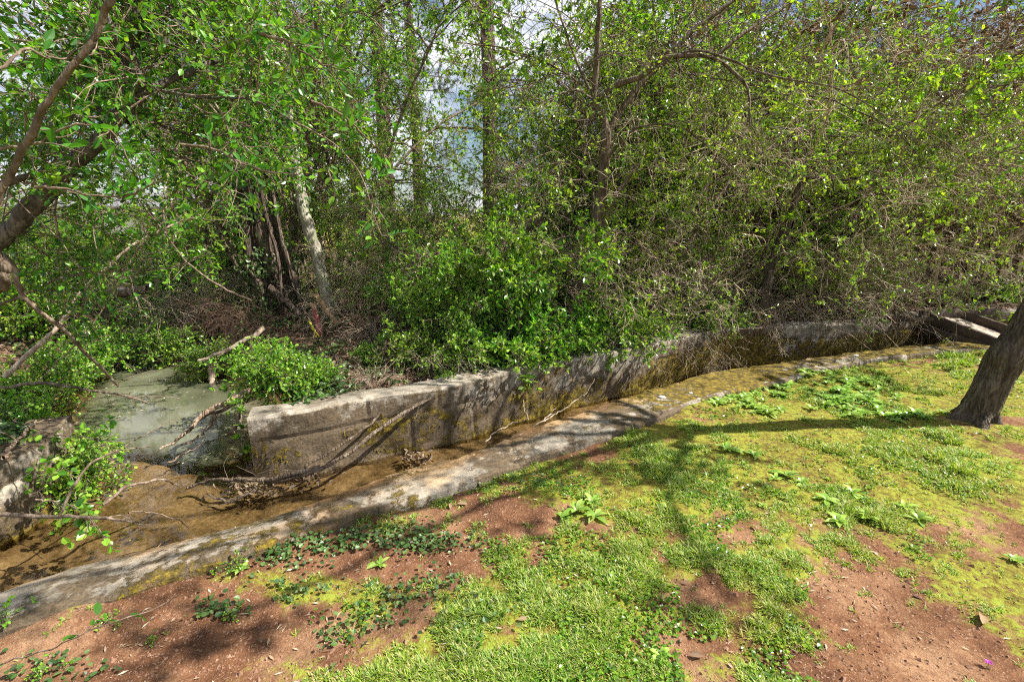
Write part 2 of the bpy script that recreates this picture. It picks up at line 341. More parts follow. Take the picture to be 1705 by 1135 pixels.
pool = [(-2.5, 3.65, .45), (-3.1, 4.2, .85), (-3.6, 4.6, .85), (-4.35, 5.3, .62), (-5.2, 6.4, .35), (-6.4, 7.9, .3), (-8.6, 10.4, .35), (-13, 15, .5)]
def pool_d(x, y):
    D = np.full(np.shape(x), 99.)
    for (x1, y1, r1), (x2, y2, r2) in zip(pool[:-1], pool[1:]):
        dx, dy = x2-x1, y2-y1; t = np.clip(((x-x1)*dx+(y-y1)*dy)/(dx*dx+dy*dy), 0, 1)
        D = np.minimum(D, np.hypot(x-x1-t*dx, y-y1-t*dy)-(r1+(r2-r1)*t))
    return D
def zone_fn(x, y):
    ch = inpoly(x, y, chan_poly); la = inpoly(x, y, lawn_poly) & ~ch
    return ch, la
COD = resample(smooth_line(CO, 120), .05)[0][:, :2]
def height(x, y):
    x = np.atleast_1d(np.asarray(x, float)); y = np.atleast_1d(np.asarray(y, float))
    ch, la = zone_fn(x, y)
    zl = -.028*sstep(1.2, -.6, x) + fbm(x*1.3, y*1.3, 3, 3)*.07 + fbm(x*9, y*9, 5, 3)*.022 - .01
    near = sstep(8, 2.5, np.hypot(x-1, y-5))
    dc = np.full(x.shape, 9.); m_ = la & (x > -4) & (x < 9) & (y > 0) & (y < 7)
    for px_, py_ in COD: dc[m_] = np.minimum(dc[m_], np.hypot(x[m_]-px_, y[m_]-py_))
    zl = zl+.05*np.clip(fbm(x*1.9, y*1.9, 15, 3)*2.6+.45, 0, 1)*np.exp(-(dc/.13)**2)*sstep(2.5, .5, x*.5)
    zb = .16 + .1*sstep(5, 9, y) + fbm(x*.8, y*.8, 8, 4)*.22*(1-near*.5) + fbm(x*6, y*6, 9, 3)*.05
    zb = zb*sstep(60, 14, y)
    pd = pool_d(x, y) + fbm(x*2.5, y*2.5, 21, 3)*.3
    zp = np.where(pd < 0, -.31-.35*sstep(0, -.5, pd), -.31+(zb+.31)*sstep(0, .55, pd))
    zb = np.minimum(zb, zp)
    bed = -.315+fbm(x*4, y*4, 31, 4)*.07
    bed = np.minimum(bed, np.where(pd < 0, -.31-.3*sstep(0, -.5, pd), 9))
    z = np.where(la, zl, zb); z = np.where(ch, bed, z); return z
def gz(x, y): return float(height(x, y)[0])

def axis(lo, a, b, hi, step, k=1.18):
    c = list(np.arange(a, b, step)); s = step; v = b
    while v < hi: c.append(v); s *= k; v += s
    s = step; v = a-step; pre = []
    while v > lo: pre.append(v); s *= k; v -= s
    return np.array(pre[::-1]+c)
gx = axis(-400, -4.5, 7.2, 400, .026); gy = axis(-60, .8, 7.2, 600, .026)
X, Y = np.meshgrid(gx, gy, indexing='ij'); Z = height(X.ravel(), Y.ravel()).reshape(X.shape)

# blobs of soil / grass on the lawn, located from the photograph
def wb(u, v, ru, rv, w):
    c = PZ(u, v, 0); a = PZ(u+ru, v, 0)[0]-c[0]; b = abs(PZ(u, v-rv, 0)[1]-PZ(u, v+rv, 0)[1])/2; return c[0], c[1], a, b, w
soil_b = [wb(*a) for a in [(120, 1100, 240, 60, 1), (340, 1010, 120, 45, .85), (570, 990, 90, 50, .3), (470, 1080, 50, 40, .15), (660, 910, 160, 25, .75), (540, 905, 120, 25, .5), (830, 845, 110, 25, .8), (560, 1090, 60, 40, .15),
          (1430, 1050, 100, 60, .9), (1560, 1095, 120, 50, .85), (1480, 955, 90, 28, .6), (1400, 990, 80, 30, .5), (1680, 745, 60, 20, .6), (1090, 1065, 70, 30, .6), (1120, 990, 70, 22, .55), (860, 1050, 60, 30, .4), (1340, 785, 70, 16, .65),
          (1400, 1120, 90, 30, .8), (1250, 870, 40, 20, .3), (1560, 880, 90, 15, .3), (1170, 700, 60, 12, .3), (700, 1000, 60, 30, .35), (1660, 700, 70, 14, .6), (960, 750, 60, 12, .4), (1020, 880, 60, 18, .3)]]
moss_b = [wb(*a) for a in [(1450, 740, 300, 60, .7), (1200, 790, 250, 50, .5), (480, 965, 110, 25, .65), (80, 1135, 10, 10, 0), (600, 985, 90, 30, .55), (1500, 640, 300, 40, .5), (1620, 960, 100, 40, .4), (1050, 830, 80, 40, .4), (430, 1100, 90, 35, .6), (900, 830, 60, 20, .3)]]
grass_b = [wb(*a) for a in [(870, 1010, 160, 80, .5), (1010, 920, 130, 50, .45), (1180, 860, 130, 60, .3), (1290, 960, 120, 70, .45), (1080, 770, 120, 30, .25), (800, 1110, 140, 30, .4), (1330, 1040, 60, 40, .35), (1500, 870, 150, 30, .25), (1640, 600, 120, 25, .2), (1600, 800, 120, 50, .2)]]
def blobs(B, x, y):
    s = np.zeros(np.shape(x))
    for cx, cy, a, b, w in B: s = s+w*np.exp(-(((x-cx)/a)**2+((y-cy)/b)**2)*.9)
    return s
def veg(x, y):
    n = fbm(x*2.2, y*2.2, 41, 4); n2 = fbm(x*7, y*7, 47, 4)
    soil = blobs(soil_b, x, y)
    g = .46 + n*1.2 + n2*1.1 + blobs(grass_b, x, y) - soil*.95
    g = g-.17*(1-sstep(-.9, .1, x+.4))
    mo = .5 + n*.5 + n2*.7 + blobs(moss_b, x, y)*.8 - soil*.9
    return g, mo
ch, la = zone_fn(X.ravel(), Y.ravel()); g_, mo_ = veg(X.ravel(), Y.ravel())
pd_ = pool_d(X.ravel(), Y.ravel())
zz = np.zeros((X.size, 4)); zz[:, 3] = 1
far_lawn = sstep(16, 22, Y.ravel())
zz[:, 0] = np.where(la, np.clip(np.maximum(mo_, g_*.9), 0, 1), .9*far_lawn)
zz[:, 1] = np.where(la | ch, 0, 1-far_lawn)
bedw = np.where(ch, 1, sstep(.25, -.05, pd_)*(~la)); zz[:, 2] = bedw; zz[:, 1] *= 1-bedw
V = np.stack([X, Y, Z], -1).reshape(-1, 3)
tag(mk('ground', [(V, grid_faces(len(gx), len(gy))[:, ::-1], 0)], [M['ground']], attr=zz), kind='structure', label='patchy lawn of grass, moss and bare red soil, stream bed and littered woodland floor')

# water sheet
wx = np.arange(-14, 8, .08); wy = np.arange(.9, 16, .08); WX, WY = np.meshgrid(wx, wy, indexing='ij')
dep = WZ-height(WX.ravel(), WY.ravel()); zz = np.zeros((WX.size, 4)); zz[:, 0] = sstep(.045, .30, dep)*.86; zz[:, 3] = 1
ch, la = zone_fn(WX.ravel(), WY.ravel()); keep = (ch | (pool_d(WX.ravel(), WY.ravel()) < .8)) & ~la
F = grid_faces(len(wx), len(wy)); F = F[keep[F].any(1)][:, ::-1]
water = tag(mk('stream_water', [(np.stack([WX.ravel(), WY.ravel(), np.full(WX.size, WZ)], 1), F, 0)], [M['water']], attr=zz), kind='structure', label='murky grey green stream water pooling behind the gap in the walls')

# ------------------------------------------------------------------ walls and curb
def wall(name, FL, zt, zb, th, seed, label, hj=.035, flip=1, mossbias=0.0):
    L, s = resample(smooth_line(FL, 80), .03); L[:, 2] = zt
    t = np.gradient(L[:, :2], axis=0); t /= np.linalg.norm(t, axis=1)[:, None]; nb = np.stack([-t[:, 1], t[:, 0]], 1)*flip   # backwards (away from channel)
    prof = [(0, z) for z in np.linspace(zb, zt-.02, 22)]+[(.006, zt-.007), (.02, zt)]+[(o, zt) for o in np.linspace(.05, th-.02, 7)]+[(th, zt-.02), (th+.0, zt-.3), (th, zb)]
    pr = np.array(prof); n, m = len(L), len(pr)
    off = np.repeat(pr[None, :, 0], n, 0).copy(); zz_ = np.repeat(pr[None, :, 1], n, 0).copy(); S = np.repeat(s[:, None], m, 1)
    front = (pr[:, 0] < .001)[None, :]
    nz = fbm(S*1.5, zz_*2+5, seed, 5)*.05 + fbm(S*9, zz_*9, seed+3, 4)*.022
    low = sstep(hj, zb, zz_)
    d = nz*(1+low*1.4)+low*.02*fbm(S*3, zz_*3, seed+9, 3)*4
    off = np.where(front, off+d, off+nz*.4*(pr[None, :, 0] < th*.5)); zz_ = zz_+np.where(pr[None, :, 1] > zt-.03, fbm(S*2, off*8, seed+4, 4)*.03, 0)
    zj = hj+fbm(s*.7, s*0, seed+6, 3)[:, None]*.04
    off += np.where(front & (np.abs(zz_-zj) < .010), .010, 0)*(fbm(S*2.5, zz_*0, seed+8, 3) > -.12)
    g = np.random.default_rng(seed); js = np.cumsum(g.uniform(.55, 1.3, 14))
    for j in js: off += np.where(((np.abs(S-j-(zz_ < zj)*.35-zz_*.03) < .014)) & (pr[None, :, 0] < th*.9), .012, 0)
    XY = L[:, None, :2]+nb[:, None, :]*off[..., None]
    V = np.concatenate([XY, zz_[..., None]], 2).reshape(-1, 3); F = grid_faces(n, m)
    caps = []
    for base in (0, (n-1)*m):
        ring = V[base:base+m]; c = ring.mean(0); k = 14
        pp = [ring*(1-a)+c*a for a in np.linspace(0, 1, k)]; W_ = np.concatenate(pp)
        ax = nb[0] if base == 0 else nb[-1]; tt = t[0] if base == 0 else -t[-1]
        ss = W_[:, 0]*ax[0]+W_[:, 1]*ax[1]; e = (fbm(ss*6, W_[:, 2]*6, seed+12, 4)*.03)
        e[:m] = 0; W_[:, 0] += tt[0]*e; W_[:, 1] += tt[1]*e
        caps.append((W_, grid_faces(k, m, True), 0))
    mo = np.zeros((len(V), 4)); mo[:, 3] = 1
    hh = (zz_-zb)/(zt-zb); lump = fbm(S*1.1, zz_*2.2, seed+20, 3)
    ms = (.92-hh*1.0-.4*sstep(2.2, .4, S)*(mossbias < .01)+lump*2.0+mossbias+.25*sstep(3.2, 5, S)*(hh < .75))*front
    ms = np.where(front, ms, .0); mo[:, 0] = np.clip(ms, 0, 1).ravel(); mo[:, 1] = np.clip((1.0-hh*1.0+lump*1.5)*front+.28+(.45 if mossbias > 0 else 0), 0, 1).ravel()
    allat = np.concatenate([mo]+[np.tile([[.25, .35, 0, 1]], (len(c[0]), 1)) for c in caps])
    r = empty(name, (0, 0, 0), label, 'wall')
    o = mk('concrete_body', [(V, F, 0)]+caps, [M['concrete']], r, False, attr=allat)
    # moss tufts as real growth
    k = 26000; g = np.random.default_rng(seed+2); si = g.uniform(0, s[-1], k); zi = g.uniform(zb, zt-.06, k)
    i = np.clip((si/.03).astype(int), 0, n-1); hi = (zi-zb)/(zt-zb)
    mv = .92-hi*1.0-.4*sstep(2.2, .4, si)*(mossbias < .01)+fbm(si*1.1, zi*2.2, seed+20, 3)*2.0+mossbias+.25*sstep(3.2, 5, si)*(hi < .75)+fbm(si*9, zi*9, seed+30, 4)*1.6
    ok = mv > .62; si, zi, i = si[ok], zi[ok], i[ok]; q = len(si)
    j = np.clip(((zi-zb)/(zt-.02-zb)*21).astype(int), 0, 21)
    p = np.stack([L[i, 0]+nb[i, 0]*(off[i, j]-.002), L[i, 1]+nb[i, 1]*(off[i, j]-.002), zi], 1)
    d = np.stack([-nb[i, 0], -nb[i, 1], np.full(q, -.5)], 1)+g.normal(0, .7, (q, 3))
    mk('moss', [leaves(p, norm(d), norm(g.normal(0, 1, (q, 3))), g.uniform(.007, .02, q), g.uniform(.005, .012, q), 0, 'd')], [M['moss']], r, False)
    return r, L, nb
wall_main, WLs, WNb = wall('retaining_wall', WF, ZT, -.5, .24, 60, 'long curved grey concrete retaining wall with golden moss on the far side of the channel')
wall('retaining_wall', LW[::-1]*np.array([1, 1, 1]), ZT-.02, -.5, .26, 90, 'short mossy concrete wall end at the left edge beside the pool', mossbias=.25)

def curb():
    n = 330; A = smooth_line(CO, n); B = smooth_line(CI, n); A[:, 2] = .028; m = 26
    s = np.r_[0, np.cumsum(np.linalg.norm(np.diff(A[:, :2], axis=0), axis=1))]
    tt = np.linspace(0, 1, m); S = np.repeat(s[:, None], m, 1); T = np.repeat(tt[None], n, 0)
    top = A[:, None, :]*(1-tt)[None, :, None]+B[:, None, :]*tt[None, :, None]
    # crown profile: level top that rolls over towards the water on the left part
    w = T**2.2; top[..., 2] = A[:, None, 2]*(1-w)+B[:, None, 2]*w
    nz = fbm(S*2.2, T*1.3, 70, 5)*.035+fbm(S*9, T*5, 73, 4)*.022
    top[..., 2] += nz*np.where(T > .6, 1, .7)
    for j in (2.3, 3.62, 5.0, 6.6, 7.9): top[..., 2] -= np.where(np.abs(S-j-T*.12) < .017, .015, 0)
    edge = fbm(s*3, s*0, 77, 4)*.07+fbm(s*14, s*0, 78, 3)*.05
    dv = norm((B-A)*np.array([1, 1, 0])); top[:, 0:2, :2] += (dv[:, :2]*edge[:, None]*.6)[:, None]; top[:, -2:, :2] += (dv[:, :2]*(edge*1.2)[:, None])[:, None]
    top[:, 0, 2] -= .018; top[:, -1, 2] -= .025
    fo = top[:, 0:1].copy(); fo[..., 2] -= .09; fo[..., :2] -= (dv[:, :2]*.012)[:, None]; fo2 = fo.copy(); fo2[..., 2] = -.45
    fi = top[:, -1:].copy(); fi[..., 2] -= .08; fi[..., :2] += (dv[:, :2]*.01)[:, None]; fi2 = fi.copy(); fi2[..., 2] = -.5
    G = np.concatenate([fo2, fo, top, fi, fi2], 1); mm = G.shape[1]
    at = np.zeros((n, mm, 4)); at[..., 3] = 1
    xx = G[..., 0]; r_ = sstep(.3, 2.4, xx)
    lump = fbm(xx*1.4, G[..., 1]*1.4, 79, 4)
    TT = np.concatenate([T[:, :1], T[:, :1], T, T[:, -1:], T[:, -1:]], 1)
    at[..., 0] = np.clip(.16+.66*r_*(TT > .10)+lump*(1.0+.8*r_)+.1*(TT > .75), 0, 1); at[..., 1] = np.clip(.42-.1*lump*1.0+fbm(xx*2.3, G[..., 1]*2.3, 83, 4)*1.8+.25*(TT < .05), 0, 1); at[..., 2] = np.clip(sstep(.35, 1, TT)*.6+.12+fbm(xx*1.9, G[..., 1]*1.9, 85, 3)*1.3, 0, 1)
    o = mk('concrete_curb', [(G.reshape(-1, 3), grid_faces(n, mm), 0)], [M['concrete']], None, False, attr=at.reshape(-1, 4))
    tag(o, 'low worn concrete curb running along the lawn side of the channel', 'curb')
    return G
CG = curb()

# ------------------------------------------------------------------ vegetation prototypes
PROTO = {}
def shrub_proto(key, seed, H, ns, tilt, kb, kt, lk, leaf, lm, tm, grav=-.03, lb=.42, lt=.2, bare=0, t0=.12, kk=0, sr=.012, aspect=.5, tg=None, deadk=0, kind='oval', upn=1.0, base=.15, cl=2.2, cth=.0):
    g = np.random.default_rng(seed)
    a = g.uniform(0, 2*np.pi, ns); st = np.stack([np.cos(a)*base*g.uniform(.2, 1, ns)*H*.3, np.sin(a)*base*g.uniform(.2, 1, ns)*H*.3, np.full(ns, -.06)], 1)
    tl = g.uniform(.1, tilt, ns); d = np.stack([np.cos(a)*np.sin(tl), np.sin(a)*np.sin(tl), np.cos(tl)], 1)
    ln = H*g.uniform(.7, 1.12, ns); P0 = grow(st, d, ln, 12, .09, grav, g)
    q = np.linspace(0, 1, 12)[None]; parts = [tubes(P0, sr*H/3*(1-.8*q)*g.uniform(.6, 1.3, ns)[:, None], 5)]
    s1, d1, i1, t1 = spawn(P0, kb, t0, .98, .4, 1.15, g); L1 = H*lb*g.uniform(.5, 1.1, len(s1))*(1-.45*t1)
    P1 = grow(s1, d1, L1, 8, .16, grav*1.2, g); q = np.linspace(0, 1, 8)[None]; parts.append(tubes(P1, np.maximum(sr*H/3*.36*(1-.8*q), .0016)*np.ones((len(s1), 1)), 4))
    PT = P1
    if kk:
        s2, d2, i2, t2 = spawn(P1, kk, .1, 1, .4, 1.2, g); PT = grow(s2, d2, H*lt*1.5*g.uniform(.5, 1.1, len(s2)), 6, .2, grav*1.5, g)
        parts.append(tubes(PT, np.full((len(s2), 6), .0038)*np.linspace(1, .5, 6)[None], 3))
    s3, d3, i3, t3 = spawn(PT, kt, .1, 1, .35, 1.2, g); P3 = grow(s3, d3, H*lt*g.uniform(.4, 1.2, len(s3)), 5, .22, grav*2 if tg is None else tg, g)
    parts.append(tubes(P3, np.full((len(s3), 5), .0027)*np.linspace(1, .6, 5)[None], 3))
    stem = mesh_data('stems', parts, [M[tm]])
    fol = None
    if lk:
        P3l = P3[g.random(len(P3)) > bare]; po, di, no = leaf_pts(P3l, lk, g, .35 if kk else .1, up=upn)
        # clumping: drop leaves in noise holes
        fq = cl*4.5/max(H, 1.5); n = fbm(po[:, 0]*fq+po[:, 2]*fq*.7, po[:, 1]*fq-po[:, 2]*fq*.6+7, seed, 3); keep = n+g.normal(0, .06, len(n)) > cth
        po, di, no = po[keep], di[keep], no[keep]; L = leaf*g.uniform(.55, 1.25, len(po))
        lp = [leaves(po, di, no, L, L*aspect*g.uniform(.8, 1.15, len(po)), 0, kind)]; ms = [M[lm]]
        if deadk:
            idx = g.choice(len(po), int(len(po)*deadk)); lp.append(leaves(po[idx]+g.normal(0, .03, (len(idx), 3)), norm(di[idx]+[0, 0, -1.]), no[idx], leaf*1.1, leaf*.5, 1, kind)); ms.append(M['leaf_b'])
        fol = mesh_data('foliage', lp, ms, False)
    PROTO[key] = (stem, fol, H)
def put(key, name, x, y, h, rz, label, cat, group=None, z=None, sxy=1.0, parts=('stems', 'foliage')):
    st, fo, H = PROTO[key]; s = h/H
    r = empty(name, (x, y, gz(x, y) if z is None else z), label, cat, group); r.rotation_euler = (0, 0, rz); r.scale = (s*sxy, s*sxy, s)
    for nm, me in zip(parts, (st, fo)):
        if me: o = bpy.data.objects.new(nm, me.copy()); C.objects.link(o); o.parent = r
    return r
shrub_proto('arch1', 1, 4.5, 9, .46, 13, 7, 15, .052, 'leaf_y', 'twig', -.045, bare=.1, kk=3, lb=.34, lt=.075)
shrub_proto('arch2', 2, 4.5, 8, .54, 13, 7, 15, .048, 'leaf_y', 'twig_tan', -.06, kk=3, lb=.36, lt=.08, bare=.25)
shrub_proto('archhi', 13, 4.5, 8, .50, 13, 7, 14, .048, 'leaf_y', 'twig_tan', -.06, kk=3, lb=.36, lt=.08, bare=.1, t0=.34)
shrub_proto('arch3', 3, 4.5, 10, .42, 12, 7, 15, .052, 'leaf_m', 'twig', -.04, bare=.3, kk=3, lb=.33, lt=.075)
shrub_proto('drape', 4, 6.0, 5, .28, 16, 9, 9, .056, 'leaf_m', 'twig', -.05, kk=4, lb=.30, lt=.06, tg=-.25, sr=.02)
shrub_proto('dense', 5, 1.6, 14, .6, 11, 9, 12, .052, 'leaf_g', 'twig', -.02, kk=0, lb=.36, lt=.15, cth=-.1)
shrub_proto('low', 6, .6, 16, .95, 7, 5, 8, .046, 'leaf_g', 'twig', .0, kk=0, lb=.45, lt=.25, sr=.03, cth=-.25)
shrub_proto('low2', 16, .6, 18, 1.1, 8, 5, 8, .030, 'leaf_g', 'twig', .02, kk=0, lb=.5, lt=.28, sr=.03, aspect=.85, cth=-.25)
shrub_proto('brush', 7, 1.6, 16, 1.0, 9, 4, 2, .03, 'leaf_m', 'twig_tan', -.09, kk=0, lb=.5, lt=.25, bare=.7, t0=.05)
shrub_proto('brush2', 8, 1.6, 14, 1.2, 9, 4, 1, .03, 'leaf_d', 'twig_red', -.10, kk=0, lb=.5, lt=.25, bare=.8, t0=.05)
shrub_proto('dead', 9, 4.5, 7, .4, 14, 7, 9, .07, 'leaf_b', 'twig_tan', -.05, kk=3, lb=.34, lt=.08, bare=.2, tg=-.2)
shrub_proto('far', 10, 7, 4, .35, 16, 7, 6, .11, 'leaf_m', 'twig_red', -.02, kk=3, lb=.34, lt=.08, kind='d', sr=.03)
shrub_proto('mid', 22, 1.8, 13, .75, 10, 5, 8, .036, 'leaf_y', 'twig_tan', -.04, kk=2, lb=.36, lt=.10, t0=.05, bare=.1)
PROTO['mound'] = PROTO['dense']
shrub_proto('sprig', 12, .25, 5, 1.0, 4, 2, 6, .028, 'leaf_g', 'twig', .0, kk=0, lb=.5, lt=.3, sr=.05, aspect=.7, cth=-1)

def ux(u, Y, v=400): return PY(u, v, Y)[0]
# tall thicket on the bank behind the wall: (proto,u,Y,h,label)
TH = [
 ('arch1', 915, 7.0, 3.2, 'bright leafy shrub directly left of the slender forked tree'),
 ('arch3', 820, 6.8, 2.4, 'rounded green shrub below the strip of sky and pine trunk'),
 ('arch1', 1020, 7.4, 3.6, 'twiggy shrub right behind the forked stems of the slender tree'),
 ('arch1', 1100, 7.0, 3.5, 'yellow green shrub under the long drooping limb of the slender tree'),
 ('arch2', 1170, 6.9, 4.0, 'tan stemmed arching shrub behind the stump on the bank'),
 ('archhi', 1250, 7.2, 4.4, 'arching shrub just left of the dark crooked sapling'),
 ('arch3', 1330, 7.3, 3.8, 'mid green shrub just right of the dark crooked sapling'),
 ('arch2', 1400, 7.3, 3.6, 'dense twiggy shrub above the far mossy end of the wall'),
 ('archhi', 1470, 7.6, 3.9, 'sunlit shrub above the left end of the footbridge'),
 ('archhi', 1550, 8.8, 4.2, 'sunlit yellow green shrub in front of the red brick house'),
 ('archhi', 1640, 8.8, 3.7, 'arching shrub against the slat fence behind the footbridge'),
 ('archhi', 1740, 8.6, 3.6, 'yellow green shrub at the right edge above the leaning trunk'),
 ('arch3', 1060, 8.6, 5.6, 'tall green shrub filling the gap behind the slender forked tree'),
 ('arch1', 1000, 8.8, 5.6, 'tall light green shrub beside the tall dark pine trunk'),
 ('arch1', 1160, 9.0, 6.2, 'tall shrub reaching the top of the picture over the drooping limb'),
 ('dead', 1270, 9.2, 6.4, 'tall vine tangle with hanging brown leaves at the top right centre'),
 ('arch1', 1370, 9.2, 6.2, 'tall yellow green shrub rising over the red brick house'),
 ('arch3', 1460, 9.8, 6.6, 'tall darker green shrub left of the hanging brown leaves'),
 ('dead', 1640, 8.9, 5.4, 'brown leaved vine tangle hanging before the upper right corner'),
 ('dead', 1440, 8.7, 5.2, 'brown leaved vine tangle left of the upper right corner'),
 ('dead', 1560, 9.6, 6.6, 'brown leaved vine tangle in the upper right corner'),
 ('arch1', 1650, 9.8, 6.4, 'tall shrub in the upper right corner over the grey house'),
 ('arch2', 1760, 10.2, 6.2, 'tan twiggy shrub cut by the right picture edge'),
 ('arch3', 950, 10.0, 5.4, 'tall shrub right of the pine trunk'),
 ('arch3', 1100, 11.0, 7.6, 'backmost tall shrub behind the slender forked tree'),
 ('arch3', 1300, 11.5, 7.6, 'backmost tall shrub behind the dark crooked sapling'),
 ('arch3', 1500, 12.0, 7.8, 'backmost tall shrub at the upper right'),
 ('arch3', 630, 7.4, 2.4, 'leafy shrub right of the pale leaning trunk'),
 ('arch2', 700, 8.2, 1.7, 'thin twiggy shrub under the bright gap of sky'),
 ('arch1', 560, 8.4, 3.8, 'light green shrub behind the pale leaning trunk'),
 ('arch3', 745, 6.1, 1.9, 'low twiggy shrub above the big leaning dead limb'),
 ('arch2', 580, 6.9, 1.7, 'short tangled shrub beside the foot of the pale leaning trunk'),
]
for u, Yd, h, lab in [(1060, 6.0, 1.5, 'fine leaved shrub between the slender tree and the stump'), (1150, 6.2, 1.3, 'fine leaved shrub right behind the stump'), (1225, 7.0, 1.7, 'fine leaved shrub just left of the base of the crooked sapling'), (1310, 7.0, 1.3, 'fine leaved shrub just right of the base of the crooked sapling'), (1380, 6.7, 1.7, 'fine leaved shrub over the far end of the wall'),
  (1450, 6.9, 1.6, 'fine leaved shrub left of the footbridge plank'), (1600, 7.4, .5, 'small fine leaved shrub between footbridge and slat fence'), (860, 6.0, 1.9, 'fine leaved shrub behind the big privet bush'), (955, 6.6, 1.5, 'fine leaved shrub behind the slender tree base'), (700, 6.6, 1.2, 'fine leaved shrub behind the leaning dead limb'), (620, 7.0, 1.2, 'fine leaved shrub right of the stakes')]:
    TH.append(('mid', u, Yd, h*1.12, lab))
TG = 'shrubs of the thicket behind the wall'
for i, (k, u, Yd, h, lab) in enumerate(TH):
    put(k, 'thicket_shrub', ux(u, Yd), Yd, h, i*2.39, lab, 'shrub', TG, sxy=1.0 if h > 3 else 1.1)
# vine-hung trees left centre
DR = [(450, 7.4, 6.4, 'vine draped tree over the shaggy ivy covered trunk'), (530, 7.8, 6.0, 'vine draped tree over the pale leaning trunk'), (380, 8.4, 6.4, 'vine draped tree left of the shaggy ivy covered trunk'), (560, 9.4, 6.0, 'vine draped tree at the left edge of the sky gap'), (480, 10.5, 7.4, 'backmost vine draped tree left of the sky gap'), (300, 10.5, 5.8, 'vine draped tree over the far end of the stream')]
for i, (u, Yd, h, lab) in enumerate(DR):
    put('drape', 'vine_draped_tree', ux(u, Yd), Yd, h, i*1.7+.5, lab, 'tree', 'vine draped trees left of the sky gap', parts=('trunk', 'crown'))
# bushes along the wall top
BU = [('mound', 835, 4.72, 1.4, 'tallest glossy privet bush spilling over the middle of the long wall'), ('mound', 785, 4.62, .9, 'glossy privet bush at the left of the tallest one on the wall'),('dense', 820, 4.95, 1.7, 'big glossy green privet bush behind the overhanging sprays on the wall'), ('dense', 755, 5.0, 1.0, 'glossy privet bush at the foot of the leaning dead limb'), ('dense', 900, 6.0, 1.25, 'glossy privet bush just left of the slender tree base'),
      ('dense', 1020, 5.7, .8, 'glossy privet bush just right of the slender tree base'), ('low', 468, 3.68, .48, 'bright bush growing over the broken left end of the long wall'), ('low', 505, 3.72, .34, 'small bright plant beside the branches draped over the wall'),
      ('low', 880, 4.36, .62, 'bright bush hanging over the middle of the long wall'), ('low', 925, 4.64, .45, 'bright spray hanging over the wall below the slender tree'), ('low', 700, 4.4, .42, 'low green plant beside the forked dead stick on the bank'), ('low', 770, 4.3, .5, 'low green plant on the wall top left of the hanging bush'),
      ('low', 1150, 5.75, .5, 'leafy bush on the bank right of the stump'), ('low', 1110, 5.6, .35, 'small leafy bush beside the stump'), ('low', 1205, 6.0, .4, 'leafy bush at the foot of the dark crooked sapling'), ('low', 1045, 5.05, .6, 'grey green bush on the wall top left of the stump'),
      ('low', 1630, 7.6, .38, 'small sunlit plant behind the footbridge'), ('low', 430, 4.1, .4, 'bush leaning over the pool behind the broken wall end'), ('low2', 620, 4.5, .25, 'small round leaved plant among brown litter on the bank'),
      ('dense', 690, 5.6, .8, 'dark leafy bush beside the leaning dead limb'), ('low', 980, 4.85, .55, 'green spray at the wall top under the slender tree')]
for i, (k, u, Yd, h, lab) in enumerate(BU):
    put(k, 'privet_bush', ux(u, Yd, 600), Yd, h, i*1.3, lab, 'bush', 'glossy bushes along the wall top', z=max(gz(ux(u, Yd, 600), Yd), .14), sxy=.72 if k == 'mound' else 1.0)
# brush tangles
BR = [('brush', 745, 4.15, .55, 'short twigs leaning over the wall left of the overhanging bush'), ('brush', 1048, 5.12, .6, 'short twigs leaning over the wall right of the slender tree'), ('brush', 1090, 5.3, .75, 'short twigs leaning over the wall before the stump'), ('brush', 1180, 5.65, .8, 'short twigs leaning over the golden moss part of the wall'), ('brush', 1270, 6.05, .8, 'short twigs leaning over the wall before the crooked sapling'), ('brush', 1350, 6.2, .8, 'short twigs leaning over the far end of the wall'), ('brush', 610, 3.85, .4, 'short twigs leaning over the wall beside the draped branches'),
      ('brush', 620, 5.3, .7, 'tan brush pile beside the survey stakes'), ('brush2', 690, 5.7, 1.1, 'dark tangle of twigs under the leaning dead limb'), ('brush', 740, 5.6, 1.0, 'tan tangle of twigs over the leaning dead limb'), ('brush', 1080, 6.2, 1.5, 'tan twig tangle left of the stump'), ('brush2', 1180, 6.5, 1.4, 'dark twig tangle behind the bush right of the stump'),
      ('brush', 1290, 6.8, 1.5, 'tan twig tangle beside the dark crooked sapling'), ('brush', 1380, 6.8, 1.7, 'tan twig tangle over the far mossy end of the wall'), ('brush2', 1440, 7.0, 1.5, 'dark twig tangle left of the footbridge'),
      ('brush2', 420, 5.9, 1.0, 'tan twig tangle left of the shaggy ivy covered trunk'), ('brush', 540, 6.2, .8, 'tan twig tangle round the foot of the pale leaning trunk'),
      ('brush2', 360, 6.3, 1.0, 'dark twig tangle on the bank above the pool'), ('brush', 300, 7.0, 1.4, 'tan twig tangle over the narrow upstream reach'), ('brush2', 930, 6.5, 1.2, 'dark twig tangle behind the slender tree base'), ('brush', 850, 5.9, 1.5, 'tan twig tangle behind the big privet bush')]
for i, (k, u, Yd, h, lab) in enumerate(BR):
    put(k, 'brush_tangle', ux(u, Yd, 500), Yd, h, i*1.9, lab, 'brush', 'twig tangles along the bank')
